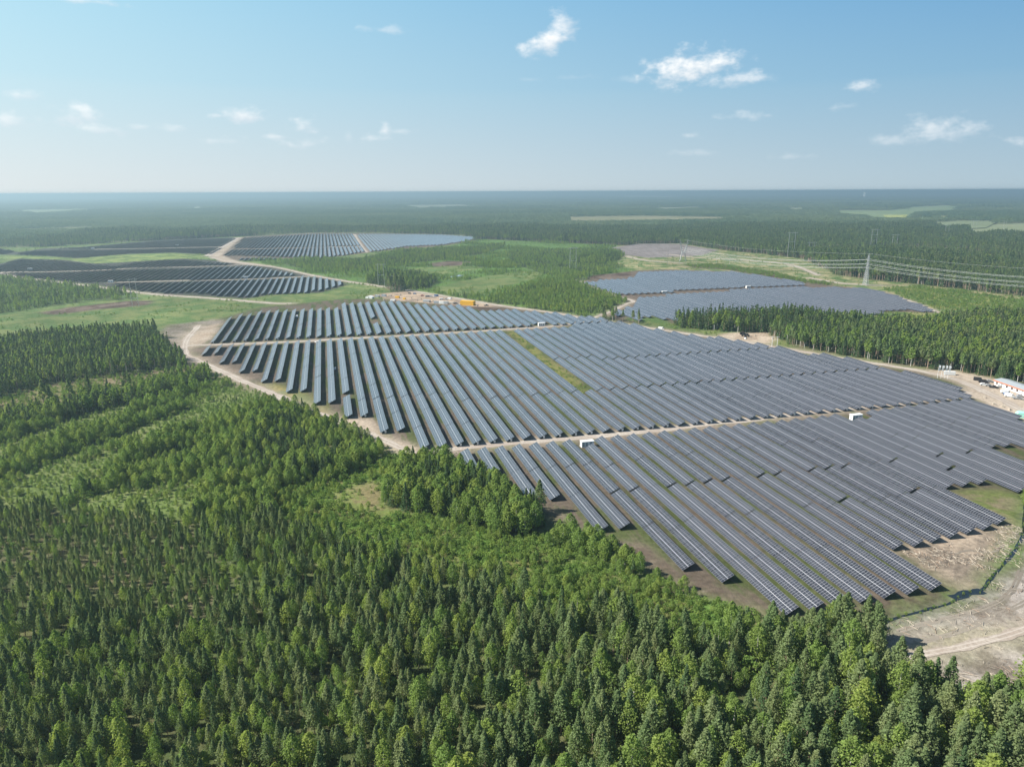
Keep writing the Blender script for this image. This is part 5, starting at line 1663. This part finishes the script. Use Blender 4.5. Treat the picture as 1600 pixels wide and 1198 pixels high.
# the V shaped tower in the clearing
r = tag(empty('v_shaped_tower', T0, 0.1), 'pale V shaped pylon with forked top in the grey clearing', 'power pylon')
for s in (-1, 1):
    b = MB(); lattice(b, sq(.55, 0, s * 5.5), sq(.55, 15, s * 2.2), 6, .14); lattice(b, sq(.55, 15.01, s * 2.2), sq(.4, 30, s * 6.2), 6, .14)
    b.bar((s * 6.2, 0, 30), (s * 7, 0, 38), .22)
    link('leg', b.mesh('leg', M['steel']), r)
b = MB(); lattice(b, [(-9, -.5, 30), (-9, .5, 30), (-9, .5, 31), (-9, -.5, 31)], [(9, -.5, 30), (9, .5, 30), (9, .5, 31), (9, -.5, 31)], 9, .12); link('crossarm', b.mesh('crossarm', M['steel']), r)
b = MB(); lattice(b, [(-2.6, -.4, 14.5), (-2.6, .4, 14.5), (-2.6, .4, 15.3), (-2.6, -.4, 15.3)], [(2.6, -.4, 14.5), (2.6, .4, 14.5), (2.6, .4, 15.3), (2.6, -.4, 15.3)], 3, .1); link('waist_beam', b.mesh('waist_beam', M['steel']), r)


def portal(px, py, ytop, wpx, beams, label, mat='steel', lean=0.0):
    x, y = G(px, py); _, _, cz = proj(x, y, 0)
    sc = FPX / cz; H = (py - ytop) / sc / math.cos(PITCH * .7); W_ = wpx / sc / 2; rr = .17 + .10 * (y > 1100)
    r = tag(empty('portal_pylon', (x, y, 0), lean), label, 'power pylon', 'slender portal pylons of the older power lines')
    for s in (-1, 1):
        b = MB(); b.bar((s * W_ * 1.1, 0, 0), (s * W_, 0, H * (1 if 1 in beams else 1)), rr * 1.15, 0, rr, 6); link('leg', b.mesh('leg', M[mat]), r)
    for f in beams:
        b = MB(); k = 1.75 if f > .9 else 1.05
        b.bar((-W_ * k, 0, H * f), (W_ * k, 0, H * f), rr * .9)
        if f > .9:
            for q in (-1, 0, 1): b.bar((q * W_ * 1.5, 0, H * f), (q * W_ * 1.5, 0, H * f - 1.6), rr * .5)
        link('crossarm', b.mesh('crossarm', M[mat]), r)
    b = MB(); b.bar((-W_, 0, H * .55), (W_, 0, H * .1), rr * .45); link('brace', b.mesh('brace', M[mat]), r)
    return r


portal(1235, 402, 364, 9, (.97, .62), 'portal pylon in the forest edge right of the clearing')
portal(1267, 400, 379, 8, (.97,), 'low portal pylon with pale crossarm left of the lattice tower')
portal(1364, 388, 359, 8, (.97, .7, .42), 'portal pylon with three crossbeams rising from the pine forest')
portal(1397, 386, 367, 7, (.97,), 'low portal pylon with pale crossarm in the pine forest')
portal(1522, 361, 345, 5, (.97, .6), 'small portal pylon before the far pale field')
portal(1569, 360, 346, 4, (.97,), 'small single pylon at the right behind the pine forest')
portal(1478, 372, 352, 5, (.97,), 'faint portal pylon inside the right-hand pine forest')
portal(895, 424, 388, 9, (.97, .45), 'portal pylon in the green thicket above the centre')
portal(596, 447, 413, 9, (.97, .5), 'portal pylon beside the small dark wood, left one')
portal(618, 452, 431, 7, (.97,), 'low portal pylon beside the small dark wood, right one')
portal(212, 479, 436, 8, (.97, .3), 'guyed portal pylon in the meadow at the left', lean=.5)
for px, py, yt, lb in [(1043, 414, 392, 'left one of two dark wooden poles by the V shaped pylon'), (1061, 412, 396, 'right one of two dark wooden poles by the V shaped pylon'),
                       (1119, 414, 401, 'pale pole right of the V shaped pylon'), (1140, 413, 402, 'pale pole farther right of the V shaped pylon')]:
    x, y = G(px, py); _, _, cz = proj(x, y, 0); H = (py - yt) / (FPX / cz)
    r = tag(empty('wooden_pole', (x, y, 0)), lb, 'utility pole', 'poles of the small power line')
    b = MB(); b.bar((0, 0, 0), (0, 0, H), .24, 0, .16, 6); link('pole', b.mesh('pole', M['dark_steel'] if py in (414, 412) and px < 1100 else M['steel']), r)
    b = MB(); b.bar((-1.4, 0, H - .8), (1.4, 0, H - .8), .1); link('crossarm', b.mesh('crossarm', M['dark_steel']), r)

# a far white tower on the horizon
x, y = G(1351, 309)
r = tag(empty('white_tower', (x, y, 0)), 'tiny white tower standing out on the far horizon at the right', 'tower')
b = MB(); b.bar((0, 0, 0), (0, 0, 85), 28, 0, 20, 12); link('shaft', b.mesh('shaft', M['white']), r)

# brushwood: uncountable sticks and chips over the cleared ground
bm_ = MB(); polyc = [(z['poly'], nn_) for z, nn_ in ((z, {'right_clearing': 2600, 'right_bare': 900, 'left_gravel_waste': 250}.get(z['name'], 0)) for z in Z) if nn_]
for pl, cnt in polyc:
    pa = np.array(pl); x0_, y0_ = pa.min(0); x1_, y1_ = pa.max(0); x1_ = min(x1_, 330)
    qx = rng.uniform(x0_, x1_, cnt * 4); qy = rng.uniform(y0_, y1_, cnt * 4); cl_ = fbm(qx / 9, qy / 9, 88)
    m = inpoly(qx, qy, pl) & (cl_ > .47); _, rd_ = zone_at(qx, qy); m &= ~rd_
    for x, y in list(zip(qx[m], qy[m]))[:cnt]:
        a = random.uniform(0, 3.14); L_ = random.uniform(.5, 2.6); rr = random.uniform(.03, .1); c_, s_ = math.cos(a) * L_ / 2, math.sin(a) * L_ / 2
        bm_.bar((x - c_, y - s_, random.uniform(.02, .3)), (x + c_, y + s_, random.uniform(.05, .5)), rr, random.choice((0, 0, 1)), rr * .6, 3)
tag(link('brushwood', bm_.mesh('brushwood', [M['wood'], M['bark']])), 'dry brushwood and stumps strewn over the cleared ground', 'brushwood', kind='stuff')
# felled logs and branches on the clearing
lg = []
for k in range(16):
    px = random.uniform(1470, 1598); py = random.uniform(1040, 1085) + (1600 - px) * .12
    L_ = random.uniform(3, 8); rr = random.uniform(.07, .14)
    b = MB(); b.bar((-L_ / 2, 0, rr), (0, random.uniform(-.2, .2), rr + .05), rr, 0, rr * .85, 7); b.bar((0, 0, rr + .05), (L_ / 2, random.uniform(-.3, .3), rr), rr * .85, 0, rr * .5, 7)
    lg.append((px, py, tag(link('felled_log', b.mesh('felled_log', M['wood']), None, at(px, py), random.uniform(-.7, -.1)), '', 'log', 'felled logs on the bare clearing')))
lg.sort(key=lambda t: t[0])
for k, (px, py, o_) in enumerate(lg): o_['label'] = f'bare felled log lying on the lower right clearing, {ordn(k + 1)} from the left'

# ------------------------------------------------------------------ haze: one closed box of thin air round everything
hb = MB(); hb.box(-64000, 64000, -64000, 64000, -1.0, 124.0)
hm = bpy.data.materials.new('haze_air'); hm.use_nodes = True
ht = hm.node_tree; ht.nodes.clear()
ho = ht.nodes.new('ShaderNodeOutputMaterial'); hv = ht.nodes.new('ShaderNodeVolumePrincipled')
hv.inputs['Color'].default_value = HAZE_COLOR
hv.inputs['Density'].default_value = HAZE_DENSITY
hv.inputs['Anisotropy'].default_value = 0.4
ht.links.new(hv.outputs[0], ho.inputs['Volume'])
tag(link('haze', hb.mesh('haze', hm)), 'thin blue haze in the air over the forest', 'haze', kind='stuff')
